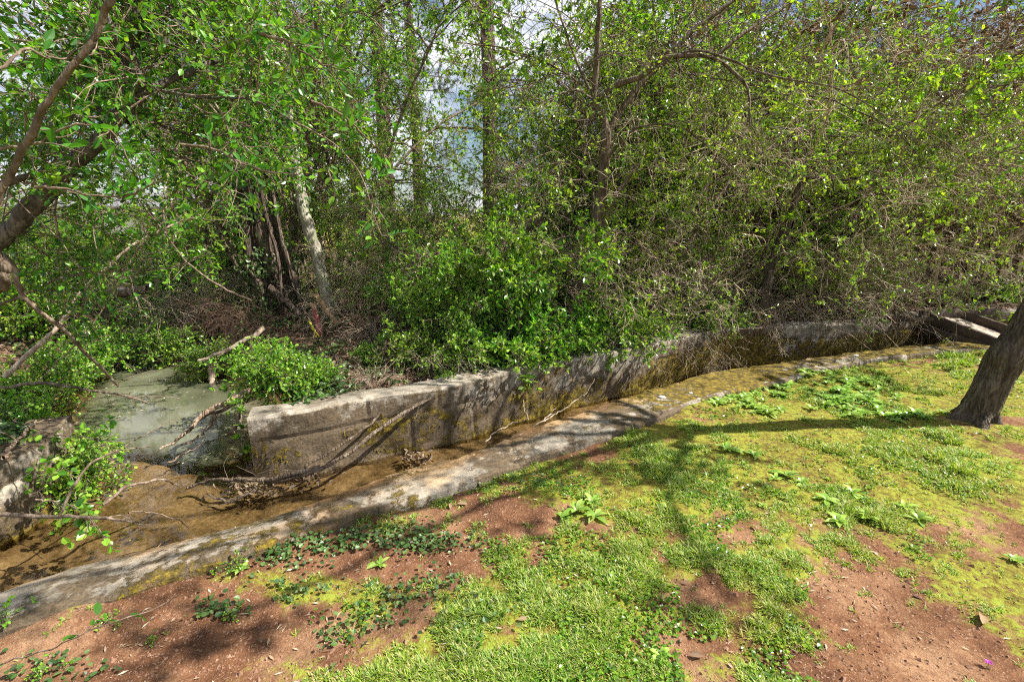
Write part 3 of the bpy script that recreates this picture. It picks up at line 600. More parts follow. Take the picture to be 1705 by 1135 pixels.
# left bank
LB = [('mid', 90, 7.0, .9, 'light green shrub behind the left shore'), ('mid', 200, 8.8, 1.0, 'light green shrub over the fallen log'), ('mid', 300, 9.5, 1.2, 'light green shrub in the distance right of the stream'), ('mid', 170, 10.5, 1.2, 'light green shrub in the distance left of the stream'), ('mid', 360, 7.2, .9, 'light green shrub on the bank left of the shaggy trunk'), ('mid', 20, 8.5, 1.3, 'light green shrub at the far left under the limb'),
      ('low2', 30, 4.2, .6, 'round leaved bush at the left edge behind the short wall'), ('low2', 120, 5.2, .6, 'round leaved bush on the left shore of the pool'), ('low2', 190, 5.9, .5, 'round leaved bush hanging over the far shore of the pool'), ('low2', 290, 5.9, .55, 'round leaved bush above the dark hollow of the far bank'), ('low2', 60, 5.6, .8, 'round leaved bush behind the left shore bushes'),
      ('low2', 350, 5.4, .45, 'round leaved bush at the right end of the far bank'), ('low2', 30, 7.0, .9, 'leafy bush at the left edge under the big leaning limb'), ('dense', 130, 8.2, 1.1, 'green bush left of the narrow upstream reach'), ('dense', 330, 8.4, 1.3, 'green bush right of the narrow upstream reach'), ('dense', 30, 9.5, 1.6, 'green bush far left under the leaning limb'),
      ('dense', 230, 12.5, 1.6, 'distant green bush beyond the bend of the stream'), ('dense', 120, 12.0, 1.6, 'distant green bush left of the bend of the stream'), ('dense', 400, 10.0, 1.6, 'distant green bush left of the shaggy ivy covered trunk'), ('low2', 250, 7.3, .6, 'small bush over the upstream water'),
      ('low2', 15, 2.75, .45, 'round leaved bush on top of the short wall nearest the camera'), ('low2', 75, 3.15, .35, 'round leaved bush on the corner of the short wall by the pool'), ('low2', -10, 3.3, .5, 'bush cut by the left edge on the short wall')]
for i, (k, u, Yd, h, lab) in enumerate(LB):
    x = ux(u, Yd, 560); pdv = float(pool_d(np.array([x]), np.array([Yd]))[0])
    put(k, 'bank_bush', x, Yd, h, i*1.1, lab, 'bush', 'bushes on the left bank', z=max(gz(x, Yd), WZ+.02))
# distant trees
FT = [(-60, 17, 'dark tree at the far left horizon'), (80, 22, 'distant tree behind the left leaning limb'), (250, 26, 'distant tree beyond the pale building'), (360, 19, 'distant tree left of the vine draped trees'), (480, 17, 'distant tree behind the shaggy ivy covered trunk'), (560, 20, 'distant tree behind the pale leaning trunk'), (930, 17, 'distant tree beside the pine trunk'), (1000, 19, 'distant tree behind the slender forked tree'), (1150, 17, 'distant tree behind the drooping limb'), (1320, 20, 'distant tree behind the crooked sapling'), (1560, 24, 'distant tree behind the red brick house'), (1800, 18, 'distant tree beyond the right edge')]
for i, (u, Yd, lab) in enumerate(FT):
    h = [5, 3.6, 3.2, 5, 9, 4.5, 8, 9, 9, 9, 9, 9][i]
    put('far', 'distant_tree', ux(u, Yd), Yd, h, i*2.1, lab, 'tree', 'trees far behind the thicket', parts=('trunk', 'crown'))

# ------------------------------------------------------------------ traced trees
def crown(lines, seed, k1, l1, k2, l2, lk, leaf, lm, tm='twig', grav=-.02, t0=.2, aspect=.5, kind='oval', k15=0, r1=.006):
    g = np.random.default_rng(seed); P0 = np.stack([smooth_line(l, 14) for l in lines])
    s, d, i, t = spawn(P0, k1, t0, 1, .5, 1.2, g); P1 = grow(s, d, l1*g.uniform(.4, 1.1, len(s)), 8, .15, grav, g)
    parts = [tubes(P1, np.full((len(s), 8), r1)*np.linspace(1, .35, 8)[None], 4, 0)]
    PT = P1
    if k15:
        s, d, i, t = spawn(P1, k15, .15, 1, .4, 1.1, g); PT = grow(s, d, l1*.5*g.uniform(.4, 1.1, len(s)), 6, .18, grav, g); parts.append(tubes(PT, np.full((len(s), 6), r1*.5)*np.linspace(1, .5, 6)[None], 3, 0))
    s, d, i, t = spawn(PT, k2, .15, 1, .4, 1.1, g); P2 = grow(s, d, l2*g.uniform(.4, 1.1, len(s)), 5, .2, grav, g)
    parts.append(tubes(P2, np.full((len(s), 5), .0018)*np.linspace(1, .6, 5)[None], 3, 0))
    po, di, no = leaf_pts(P2, lk, g); L = leaf*g.uniform(.5, 1.2, len(po)); parts.append(leaves(po, di, no, L, L*aspect, 1, kind))
    return parts, [M[tm], M[lm]]
def rebase(o, root):
    o.parent = root; o.matrix_parent_inverse = root.matrix_world.inverted()
def traced_tree(name, base, label, cat, limbs, bark, crownargs=None, crownlines=None, group=None, partname='trunk'):
    r = empty(name, (0, 0, 0), label, cat, group); parts = []; lines = []
    for kw in limbs:
        L, T = limb(*kw[:3], **(kw[3] if len(kw) > 3 else {})); parts.append(T); lines.append(L)
    mk(partname, parts, [M[bark]], r)
    if crownargs:
        cl = lines if crownlines is None else [lines[i] for i in crownlines]
        cparts, mats = crown(cl, **crownargs); mk('crown', cparts, mats, r, False)
    return r, lines
D = 5.3
slender = [
 ([(934, 566, D), (944, 523, D), (966, 470, D), (983, 432, D), (990, 390, D), (1001, 317, D), (1007, 247, D), (1010, 215, D)], .085, .052, dict(n=30, sides=12)),
 ([(983, 432, D), (1000, 385, D), (1017, 338, D+.05), (1040, 305, D+.1), (1075, 260, D+.2)], .04, .016),
 ([(1010, 222, D), (1003, 192, D), (989, 166, D)], .045, .038, dict(n=10)),
 ([(989, 168, D), (991, 110, D-.05), (992, 70, D-.1), (998, 0, D-.2), (1003, -90, D-.3)], .030, .018),
 ([(989, 168, D), (1031, 141, D-.1), (1074, 127, D-.2), (1102, 102, D-.3), (1123, 95, D-.35), (1190, 95, D-.5), (1236, 130, D-.6), (1250, 160, D-.65), (1248, 211, D-.7)], .033, .008, dict(n=30)),
 ([(1010, 220, D), (1031, 187, D), (1053, 155, D), (1083, 122, D), (1120, 88, D), (1150, 54, D), (1222, 0, D), (1300, -50, D)], .032, .016, dict(n=26)),
 ([(1190, 96, D-.5), (1240, 55, D-.5), (1300, 15, D-.4), (1360, -25, D-.4)], .018, .01),
 ([(989, 168, D), (965, 155, D-.1), (950, 155, D-.15), (905, 170, D-.3), (876, 181, D-.35)], .015, .005),
 ([(987, 160, D), (971, 127, D+.1), (943, 53, D+.2), (926, 0, D+.3), (915, -60, D+.3)], .016, .008),
 ([(950, 155, D-.1), (975, 115, D-.2), (1000, 92, D-.3), (1035, 84, D-.35)], .009, .004),
 ([(1013, 262, D), (1040, 230, D-.1), (1067, 211, D-.2), (1123, 210, D-.3), (1172, 240, D-.4), (1210, 285, D-.45)], .014, .004, dict(n=24)),
 ([(965, 470, D), (975, 430, D+.1), (985, 380, D+.2), (985, 300, D+.3), (975, 230, D+.4)], .02, .008),
 ([(1125, 95, D-.35), (1135, 120, D-.3), (1170, 130, D-.3), (1235, 140, D-.4), (1320, 160, D-.5)], .009, .003),
 ([(1123, 92, D-.3), (1160, 85, D-.5), (1210, 100, D-.7), (1290, 130, D-.9), (1400, 150, D-1), (1490, 210, D-1.1), (1530, 260, D-1.1)], .012, .003, dict(n=26)),
]
traced_tree('slender_tree', None, 'slender forked tree with grey brown stems rising behind the middle of the long wall', 'tree', slender, 'bark_mid',
            dict(seed=5, k1=13, l1=.8, k2=7, l2=.22, lk=5, leaf=.036, lm='leaf_y', t0=.3, r1=.004, grav=-.01), crownlines=[3, 4, 5, 6, 7, 8, 9, 10, 12, 13])
# big leaning tree at the left edge, crown over the pool
Q = 2.9
lefttree = [
 ([(-120, 520, Q), (-40, 440, Q), (20, 385, Q), (60, 342, Q), (120, 280, Q), (170, 235, Q), (203, 190, Q)], .052, .042, dict(n=34, sides=14, wob=.02)),
 ([(203, 192, Q), (212, 160, Q), (206, 120, Q), (218, 60, Q), (236, 0, Q), (250, -80, Q)], .040, .026, dict(n=24, sides=10, wob=.02)),
 ([(212, 165, Q), (232, 130, Q-.05), (222, 85, Q-.1), (190, 50, Q-.2), (165, 0, Q-.3), (150, -60, Q-.3)], .030, .014, dict(wob=.02)),
 ([(225, 172, Q), (265, 140, Q+.05), (310, 115, Q+.1), (360, 100, Q+.2), (430, 100, Q+.3), (520, 125, Q+.4)], .026, .006, dict(wob=.02)),
 ([(-60, 330, Q-.2), (0, 305, Q-.2), (60, 290, Q-.15), (110, 268, Q-.05), (135, 262, Q)], .022, .014, dict(wob=.02)),
 ([(215, 205, Q), (250, 200, Q+.3), (310, 222, Q+.5), (380, 225, Q+.6)], .013, .005),
 ([(218, 160, Q), (270, 150, Q-.2), (330, 158, Q-.3), (420, 165, Q-.4), (500, 210, Q-.4)], .010, .003),
 ([(232, 75, Q), (270, 30, Q+.1), (300, -20, Q+.2)], .014, .007),
 ([(205, 110, Q), (175, 95, Q+.3), (150, 60, Q+.6), (120, 10, Q+.8)], .016, .006),
 ([(190, 205, Q), (150, 170, Q+.4), (110, 120, Q+.7), (60, 80, Q+.9), (0, 60, Q+1)], .018, .006),
 ([(205, 185, Q), (250, 235, Q+.6), (330, 270, Q+1), (430, 285, Q+1.2)], .012, .004),
 ([(230, 130, Q), (330, 60, Q+.6), (430, 40, Q+1), (540, 60, Q+1.3), (620, 120, Q+1.5)], .014, .004),
 ([(120, 275, Q), (90, 210, Q+.5), (40, 170, Q+.8), (-40, 140, Q+1)], .014, .005),
 ([(10, 390, Q), (50, 380, Q+.6), (130, 350, Q+.9), (200, 345, Q+1.1)], .011, .004),
]
traced_tree('leaning_tree', None, 'large dark tree leaning in from the left edge with crown over the pool', 'tree', lefttree, 'bark_grey',
            dict(seed=8, k1=12, l1=.75, k2=6, l2=.22, lk=6, leaf=.043, lm='leaf_t', t0=.15, r1=.0045, grav=-.01, k15=4), crownlines=[0, 4, 1, 2, 3, 5, 6, 7, 8, 9, 10, 11, 12, 13])
# leaning trunk on the lawn (right) with the bare-ish crown that shades the lawn
def lawn_tree():
    b = PZ(1626, 697, 0); b[2] = gz(b[0], b[1])
    r = empty('leaning_lawn_tree', (0, 0, 0), 'dark rough trunk leaning to the right out of the lawn near the right edge', 'tree')
    ax = smooth_line([b+[-.02, 0, -.12], b+[0, 0, .05], PY(1650, 640, 3.52), PY(1688, 575, 3.5), PY(1745, 480, 3.45), PY(1800, 370, 3.4), PY(1850, 200, 3.3), PY(1880, 50, 3.2)], 110)
    n = 110; m = 56; q = np.linspace(0, 1, n); a = np.arange(m)*2*np.pi/m
    h = ax[:, 2]-b[2]
    rad = .100-.030*sstep(0, 3, h)+.07*np.exp(-np.clip(h+.05, 0, 9)/.10)+.02*np.exp(-((h-.55)/.12)**2)
    t = norm(np.gradient(ax, axis=0)); b1 = norm(np.cross(t, [0, 1., 0])); b2 = np.cross(t, b1)
    A, H = np.meshgrid(a, h, indexing='xy'); rr = rad[:, None]*np.ones_like(A)
    rr = rr*(1+.30*np.exp(-np.clip(H, 0, 9)/.14)*np.cos(5*A+.6)+.10*np.cos(2*A+H*2)*.5)
    rr += fbm(np.cos(A)*1.5+H*3, np.sin(A)*1.5+H*1.2, 5, 4)*.05
    rid = fbm(A*9, H*7, 6, 3)+fbm((A % (2*np.pi))*26/2, H*16, 7, 3)*.8; rr += rid*.02
    rr += .05*np.exp(-((H-.48)/.09)**2-((np.mod(A-3.4+np.pi, 2*np.pi)-np.pi)/.5)**2)  # burls
    rr += .045*np.exp(-((H-.55)/.12)**2-((np.mod(A-0.3+np.pi, 2*np.pi)-np.pi)/.6)**2)
    Vv = ax[:, None]+b1[:, None]*(rr*np.cos(A))[..., None]+b2[:, None]*(rr*np.sin(A))[..., None]
    parts = [(Vv.reshape(-1, 3), grid_faces(n, m, True), 0)]
    top = ax[-1]; limbs = []
    g = np.random.default_rng(3)
    specs = [(top, (4.6, 2.5, 4.2), (5.0, 1.5, 4.4), .035), (top, (4.0, 2.3, 4.4), (2.9, 1.2, 4.7), .035), (top, (3.4, 2.6, 4.7), (2.2, 2.2, 5.1), .035), (top, (4.2, 3.9, 4.9), (3.6, 4.6, 5.7), .04), (top, (3.2, 3.6, 4.8), (1.9, 3.7, 5.3), .035), (top, (3.0, 1.9, 4.6), (1.3, 1.2, 5.0), .03), (top, (5.0, 3.4, 5), (6.2, 3.0, 6), .04), (top, (5.2, 4.4, 5.2), (5.6, 5.2, 6.2), .035), (ax[92], (3.0, 3.3, 3.75), (2.4, 3.6, 4.2), .022)]
    for st, mid, en, r0 in specs:
        L = smooth_line([st, mid, en], 16)+np.cumsum(g.normal(0, .03, (16, 3)), 0); limbs.append(L); parts.append(tubes(L[None], np.linspace(r0, .014, 16)[None], 8))
    mk('trunk', parts, [M['bark_dark']], r)
    cp2, _ = crown([limbs[i] for i in (0, 1, 2, 5)], 25, 7, .5, 6, .25, 7, .06, 'leaf_y', 'twig', 0, .45, k15=2, r1=.006)  # denser leaves out of view, added to cast blotches of shade on the lawn
    cp_, mats = crown(limbs, 21, 8, .9, 5, .3, 4, .045, 'leaf_y', 'twig', 0, .2, k15=2, r1=.008); mk('crown', cp_+cp2, mats, r, False)
lawn_tree()
# crooked dark sapling
S = 6.0
traced_tree('crooked_sapling', None, 'dark crooked sapling with side arms right of the slender tree', 'tree', [
 ([(1268, 535, S), (1275, 480, S), (1300, 400, S), (1320, 340, S), (1332, 290, S), (1336, 262, S)], .075, .035, dict(n=26, wob=.012)),
 ([(1330, 300, S), (1350, 298, S), (1400, 303, S-.1), (1450, 290, S-.2), (1520, 270, S-.3)], .025, .006, dict(wob=.02)),
 ([(1336, 264, S), (1360, 250, S), (1430, 252, S-.2), (1470, 245, S-.3)], .022, .006, dict(wob=.02)),
 ([(1250, 262, S), (1310, 240, S), (1370, 228, S), (1430, 228, S)], .018, .006, dict(wob=.02)),
 ([(1250, 165, S-.8), (1310, 155, S-.8), (1370, 162, S-.8), (1430, 185, S-.8), (1490, 215, S-.8), (1530, 260, S-.8)], .012, .004)], 'bark_dark',
 dict(seed=31, k1=6, l1=.6, k2=5, l2=.2, lk=3, leaf=.036, lm='leaf_y', t0=.3, r1=.004))
traced_tree('leaning_sapling', None, 'thin grey stem slanting up to the right from beside the stump', 'tree', [([(1050, 530, 5.7), (1085, 500, 5.8), (1130, 440, 5.9), (1170, 370, 6.1), (1215, 300, 6.3)], .04, .02, dict(n=20, wob=.02))], 'bark_mid',
 dict(seed=32, k1=8, l1=.6, k2=5, l2=.2, lk=3, leaf=.034, lm='leaf_y', t0=.3, r1=.004))
# ivy covered trunks
def ivy_on(lines, rads, k, seed, parent, leaf=.05):
    g = np.random.default_rng(seed); P = []; Dd = []; Nn = []
    for L, r in zip(lines, rads):
        i = g.integers(1, len(L)-1, k); a = g.uniform(0, 2*np.pi, k); out = np.stack([np.cos(a), np.sin(a), np.zeros(k)], 1)
        n_ = fbm(a*1.2, L[i, 2]*3, seed, 3)
        ok = n_ > -.05; P.append((L[i]+out*(r*g.uniform(1.0, 1.5, k))[:, None]+g.normal(0, .03, (k, 3)))[ok]); Nn.append((out+g.normal(0, .5, (k, 3)))[ok]); Dd.append((g.normal(0, .6, (k, 3))+[0, 0, -.8])[ok])
    P, Dd, Nn = map(np.concatenate, (P, Dd, Nn)); s = leaf*g.uniform(.5, 1.2, len(P))
    mk('ivy', [leaves(P, norm(Dd), norm(Nn), s, s*.8, 0, 'oval')], [M['leaf_d']], parent, False)
T7 = 6.4
r, l = traced_tree('ivy_trunk', None, 'thick shaggy trunk wrapped in ivy stems above the pool', 'tree', [
 ([(500, 560, T7), (478, 500, T7), (455, 430, T7), (430, 340, T7), (410, 240, T7+.1), (400, 100, T7+.2), (395, -40, T7+.2)], .21, .15, dict(n=40, sides=16, wob=.012)),
 ([(455, 560, T7-.2), (445, 500, T7-.2), (425, 440, T7-.2), (405, 360, T7-.15), (390, 300, T7)], .11, .07, dict(n=30, sides=10, wob=.012)),
 ([(520, 560, T7-.1), (500, 500, T7-.2), (482, 440, T7-.2), (465, 380, T7-.18), (450, 300, T7-.1)], .035, .02, dict(wob=.014)),
 ([(500, 560, T7-.2), (470, 500, T7-.25), (462, 420, T7-.22), (440, 350, T7-.2), (432, 280, T7-.1)], .028, .018, dict(wob=.02)),
 ([(400, 430, T7-.3), (432, 470, T7-.32), (440, 500, T7-.3), (455, 545, T7-.3)], .02, .02, dict(wob=.02)),
 ([(448, 480, T7-.3), (480, 505, T7-.35), (500, 525, T7-.4)], .045, .035, dict(wob=.02))], 'bark_ivy')
ivy_on([l[0], l[1]], [.2, .11], 3200, 40, r)
r, l = traced_tree('pale_leaning_trunk', None, 'pale lichen spotted trunk leaning left behind the survey stakes', 'tree', [([(558, 535, 6.2), (545, 490, 6.2), (530, 430, 6.25), (515, 380, 6.3), (503, 320, 6.35), (490, 250, 6.4), (478, 150, 6.5), (460, 0, 6.6)], .082, .06, dict(n=40, sides=14, wob=.02))], 'bark_pale')
ivy_on([l[0][14:]], [.08], 900, 41, r)
# pines
def pine(u, Yd, w, lab, seed):
    x = ux(u, Yd); z0 = gz(x, Yd); r = empty('pine_tree', (0, 0, 0), lab, 'tree', 'pines behind the thicket')
    g = np.random.default_rng(seed); L = smooth_line([(x, Yd, z0-.2), (x+.05, Yd, z0+4), (x-.05, Yd+.1, z0+9), (x+.1, Yd, z0+15)], 40)
    mk('trunk', [tubes(L[None], np.linspace(w, w*.5, 40)[None], 16)], [M['bark_pine']], r)
    P0 = L[None, 14:]; s, d, i, t = spawn(P0, 26, .0, 1, 1.1, 1.6, g); P1 = grow(s, d, g.uniform(1.5, 3, len(s)), 8, .1, .03, g)
    parts = [tubes(P1, np.full((len(s), 8), .03)*np.linspace(1, .3, 8)[None], 5)]
    s, d, i, t = spawn(P1, 12, .35, 1, .4, 1.1, g); P2 = grow(s, d, g.uniform(.3, .8, len(s)), 5, .15, .04, g); parts.append(tubes(P2, np.full((len(s), 5), .008), 3))
    s, d, i, t = spawn(P2, 60, .3, 1, .3, 1.0, g); parts.append(leaves(s, d, norm(g.normal(0, 1, d.shape)), .16, .012, 1, 'd'))
    mk('crown', parts, [M['bark_pine'], M['needle']], r, False)
pine(815, 13.5, .22, 'tall dark pine trunk standing in the bright gap of sky', 1)
pine(648, 13, .20, 'pine trunk at the left side of the sky gap', 2)
pine(600, 15, .20, 'pine trunk behind the vine draped trees', 3)
pine(700, 20, .24, 'distant pine with dark needles against the sky', 4)

# ------------------------------------------------------------------ individual branches, logs, dead wood
def branch(name, label, cat, strands, mat='twig_tan', twigs=None, group=None, leafspec=None):
    parts = []; lines = []
    for px, r0, r1, *kw in strands:
        L, T = limb(px, r0, r1, **(kw[0] if kw else {})); lines.append(L); parts.append(T)
    mats = [M[mat]]
    if twigs:
        k, ln, seed = twigs; g = np.random.default_rng(seed); P0 = np.stack([smooth_line(l_, 12) for l_ in lines])
        s, d, i, t = spawn(P0, k, .2, 1, .5, 1.1, g); P1 = grow(s, d, ln*g.uniform(.3, 1.1, len(s)), 7, .18, -.01, g)
        parts.append(tubes(P1, np.full((len(s), 7), .0026)*np.linspace(1, .4, 7)[None], 4))
        if leafspec:
            lk, lf, lm, asp = leafspec; po, di, no = leaf_pts(P1, lk, g, .2); L_ = lf*g.uniform(.6, 1.2, len(po)); parts.append(leaves(po, di, no, L_, L_*asp, 1)); mats.append(M[lm])
    if leafspec and twigs:
        r = empty(name, (0, 0, 0), label, cat, group); mk('stem', parts[:-1], [M[mat]], r); v, f, m_ = parts[-1]; mk('leaves', [(v, f, 0)], [M[lm]], r, False); return r
    o = mk(name, parts, mats); tag(o, label, cat, group); return o
BG = 'bare branches in front of the pool'
branch('hanging_branch', 'long blurry brown branch crossing the upper left corner', 'branch', [([(-30, 380, 1.25), (10, 300, 1.25), (60, 215, 1.25), (105, 130, 1.25), (150, 60, 1.25), (190, -20, 1.25)], .0085, .007)], 'bark_mid', None, BG)
branch('fallen_branch', 'pale straight branch rising right from the left shore past the stream', 'branch', [([(8, 628, 3.9), (70, 568, 4), (99, 537, 4.1), (134, 484, 4.2), (176, 445, 4.3), (226, 403, 4.4), (317, 361, 4.6)], .022, .010)], 'twig_tan', (3, .6, 3), BG)
branch('fallen_branch', 'grey branch slanting down right from the left edge to the pool', 'branch', [([(-10, 415, 2.9), (21, 442, 2.9), (32, 480, 2.9), (46, 501, 2.9), (106, 551, 3.0), (148, 597, 3.2), (197, 642, 3.4)], .017, .008)], 'twig', (3, .5, 4), BG)
branch('fallen_branch', 'long low branch reaching over the pool from the left edge', 'branch', [([(-20, 650, 3.3), (70, 639, 3.4), (134, 646, 3.5), (197, 657, 3.6), (247, 671, 3.7)], .016, .006), ([(197, 657, 3.6), (240, 660, 3.7), (300, 664, 3.8)], .006, .003)], 'twig', (3, .4, 5), BG)
branch('fallen_branch', 'thin straight branch crossing nearly level above the stream', 'branch', [([(-10, 510, 3.0), (50, 482, 3.1), (106, 459, 3.2), (176, 452, 3.4), (282, 445, 3.6), (352, 420, 3.8)], .009, .004)], 'twig', (4, .4, 6), BG)
branch('fallen_branch', 'thick gnarled branch stub at the left edge', 'branch', [([(-30, 500, 2.3), (5, 470, 2.3), (22, 442, 2.3), (12, 425, 2.3), (-20, 410, 2.3)], .026, .016, dict(wob=.02))], 'bark_mid', None, BG)
branch('fallen_branch', 'reddish stick lying level across the lower left edge', 'branch', [([(-40, 856, 2.0), (60, 856, 2.0), (150, 855, 2.0), (190, 862, 2.0), (225, 869, 2.0)], .0125, .006)], 'twig', (3, .2, 7), BG)
branch('fallen_branch', 'thin dark twig arching up from the level stick over the water', 'branch', [([(100, 858, 2.05), (125, 815, 2.1), (150, 775, 2.2), (178, 757, 2.3), (215, 747, 2.5), (250, 743, 2.7)], .007, .003), ([(170, 843, 2.3), (200, 818, 2.4), (235, 803, 2.5), (275, 798, 2.6), (296, 808, 2.7)], .010, .005), ([(205, 745, 2.5), (260, 712, 2.9), (300, 698, 3.1)], .004, .002), ([(215, 855, 2.2), (250, 852, 2.3), (290, 865, 2.4), (315, 880, 2.5)], .004, .0025)], 'twig', None, BG)
for j, (px, r0, lab) in enumerate([([(60, 210, 3.4), (140, 225, 3.5), (200, 260, 3.6), (232, 300, 3.8)], .008, 'thin twig hanging below the leaning left tree'), ([(105, 240, 3.2), (90, 330, 3.3), (100, 430, 3.4), (108, 520, 3.5)], .009, 'thin upright stem in front of the far stream bank'), ([(300, 320, 4.4), (270, 360, 4.3), (240, 400, 4.3), (150, 540, 4.0), (60, 640, 3.8)], .009, 'thin pale stick parallel to the rising branch'), ([(420, 500, 5.2), (340, 460, 5), (270, 380, 4.8), (230, 330, 4.6)], .012, 'arching stick left of the shaggy trunk'), ([(440, 545, 5.5), (380, 580, 5.2), (330, 600, 5)], .03, 'short log leaning on the bank above the pool'), ([(385, 735, 3.6), (395, 690, 3.7), (405, 655, 3.8), (420, 620, 3.9)], .022, 'dark upright dead stem beside the broken wall end'), ([(280, 765, 3.2), (330, 745, 3.4), (385, 725, 3.6)], .007, 'thin dark stick leaning over the pool by the driftwood'), ([(348, 600, 5.2), (350, 625, 5.2), (350, 655, 5.1)], .04, 'short pale post standing in the far edge of the pool'), ([(0, 760, 2.4), (30, 735, 2.6), (60, 700, 2.9)], .012, 'short stick leaning on the left wall')]):
    branch('fallen_branch', lab, 'branch', [(px, r0, r0*.5, dict(wob=.02))], ['twig', 'twig_tan', 'wood_dead'][j % 3], (2, .3, 50+j), BG)
branch('driftwood', 'bleached broken log reaching from the wall end into the pool', 'driftwood', [([(445, 640, 3.9), (400, 660, 3.8), (350, 684, 3.65), (318, 712, 3.5), (290, 735, 3.4), (265, 748, 3.3)], .035, .008, dict(sides=9, wob=.012, n=40)), ([(440, 655, 3.9), (395, 672, 3.8), (355, 690, 3.7), (325, 702, 3.6)], .025, .008, dict(wob=.014)), ([(360, 690, 3.6), (330, 722, 3.5), (300, 742, 3.4)], .018, .004, dict(wob=.014))], 'wood_dead')
branch('draped_branch', 'two weathered branches draped down over the long wall into the channel', 'branch', [([(830, 628, 4.05), (760, 652, 3.85), (715, 668, 3.65), (672, 690, 3.4), (620, 725, 3.2), (575, 760, 3.05), (530, 780, 2.95), (480, 795, 2.9), (440, 803, 2.88)], .014, .015, dict(n=44, wob=.012)), ([(700, 650, 3.8), (650, 680, 3.55), (610, 712, 3.32), (560, 748, 3.12), (510, 778, 3.0), (460, 800, 2.9)], .010, .009, dict(n=40, wob=.012)), ([(530, 780, 2.95), (450, 800, 2.88), (400, 800, 2.85), (355, 803, 2.9), (310, 812, 2.9)], .018, .009, dict(n=30, wob=.014)), ([(430, 812, 2.85), (380, 830, 2.8), (345, 822, 2.85)], .014, .006, dict(wob=.014))], 'bark_mid', (5, .25, 12))
for j, (px, lab) in enumerate([([(905, 700, 3.9), (940, 680, 4.1), (975, 655, 4.3), (990, 630, 4.4)], 'thin pale stick leaning on the wall left of the golden moss'), ([(810, 735, 3.5), (850, 712, 3.7), (880, 695, 3.9)], 'thin stick lying at the foot of the middle wall'), ([(1385, 548, 5.7), (1425, 562, 5.6), (1450, 584, 5.45)], 'pale arching twig hanging over the far end of the wall'), ([(855, 740, 3.45), (900, 705, 3.6), (925, 680, 3.9)], 'thin vine trailing in the channel by the middle wall'), ([(895, 620, 4.4), (870, 665, 4.1), (880, 700, 3.9)], 'root hanging down the middle of the wall')]):
    branch('loose_stick', lab, 'stick', [(px, .007, .003, dict(wob=.02))], 'twig_tan', None, 'sticks caught along the channel')
G6 = 5.6
branch('dead_limb', 'thick dead limb leaning up to the right in the middle of the bank', 'log', [([(600, 545, G6), (650, 525, G6), (700, 503, G6), (760, 480, G6), (800, 450, G6), (850, 400, G6+.1), (900, 360, G6+.2)], .075, .05, dict(n=40, sides=12, wob=.014)), ([(745, 478, G6-.05), (720, 510, G6-.1), (705, 545, G6-.2), (695, 600, G6-.5)], .045, .03, dict(wob=.012))], 'bark_mid', (6, .6, 14))
branch('stump', 'rotting broken stump on the bank right of the slender tree', 'stump', [([(1118, 560, 5.35), (1102, 535, 5.4), (1085, 515, 5.5), (1070, 500, 5.55)], .085, .045, dict(n=16, sides=10, wob=.02)), ([(1060, 560, 5.4), (1080, 520, 5.5), (1095, 480, 5.6)], .035, .025, dict(wob=.012))], 'bark_ivy')
branch('stump', 'short cut stump on the bank above the far end of the wall', 'stump', [([(1322, 528, 6.5), (1335, 508, 6.5), (1348, 492, 6.5)], .09, .07, dict(n=10, sides=10, wob=.012))], 'bark_ivy')
branch('stump', 'small cut stump among brown litter near the survey stakes', 'stump', [([(556, 620, 4.7), (560, 600, 4.7), (565, 592, 4.7)], .05, .045, dict(n=8, sides=10, wob=.02))], 'bark_mid')
branch('fallen_log', 'pale fallen log lying across the upstream reach', 'log', [([(120, 503, 7.8), (160, 496, 7.8), (205, 490, 7.9), (245, 482, 8.0)], .09, .07, dict(n=24, sides=12, wob=.02))], 'wood_dead')
branch('fallen_log', 'dark slanting log behind the footbridge at the right', 'log', [([(1640, 525, 7.6), (1670, 505, 7.7), (1720, 495, 7.9)], .09, .07, dict(n=20, sides=10, wob=.02))], 'bark_mid')
for j, (px, lab) in enumerate([([(560, 655, 4.1), (620, 640, 4.3), (680, 632, 4.4), (725, 625, 4.5)], 'dead stick lying on the bank near the draped branches'), ([(722, 640, 4.2), (720, 600, 4.4), (715, 560, 4.7), (735, 540, 4.9)], 'crooked upright stick on the bank before the dead limb'), ([(640, 600, 4.8), (690, 575, 5.0), (760, 590, 4.9), (800, 600, 4.8)], 'arching dead stem on the bank under the dead limb')]):
    branch('loose_stick', lab, 'stick', [(px, .014, .007, dict(wob=.012))], 'wood_dead', (4, .4, 70+j), 'dead sticks on the bank')
# near leaf sprays hanging from above
NS = [([(0, 250, 1.7), (60, 235, 1.7), (130, 215, 1.7), (190, 225, 1.7), (215, 270, 1.7)], 'large leafy spray hanging before the leaning left trunk'), ([(60, 310, 1.75), (120, 320, 1.75), (200, 335, 1.8), (270, 300, 1.8)], 'leafy spray below the leaning left trunk'), ([(430, 60, 1.7), (470, 70, 1.7), (520, 100, 1.7), (550, 110, 1.7)], 'leafy twig with blurred pale leaves at the upper left centre'), ([(300, 240, 1.9), (360, 250, 1.9), (430, 280, 1.9), (500, 290, 1.9)], 'leafy spray hanging before the vine draped trees'), ([(520, 170, 2.0), (570, 195, 2.0), (610, 230, 2.1), (650, 270, 2.2)], 'thin leafy twig in front of the vine draped trees'), ([(-20, 130, 1.5), (40, 90, 1.6), (100, 100, 1.7), (170, 90, 1.8)], 'leafy spray in the upper left corner')]
for j, (px, lab) in enumerate(NS):
    branch('leafy_spray', lab, 'leaves', [(px, .005, .002)], 'twig', (9, .18, 80+j), 'near leaf sprays', (5, .05, 'leaf_n', .42))
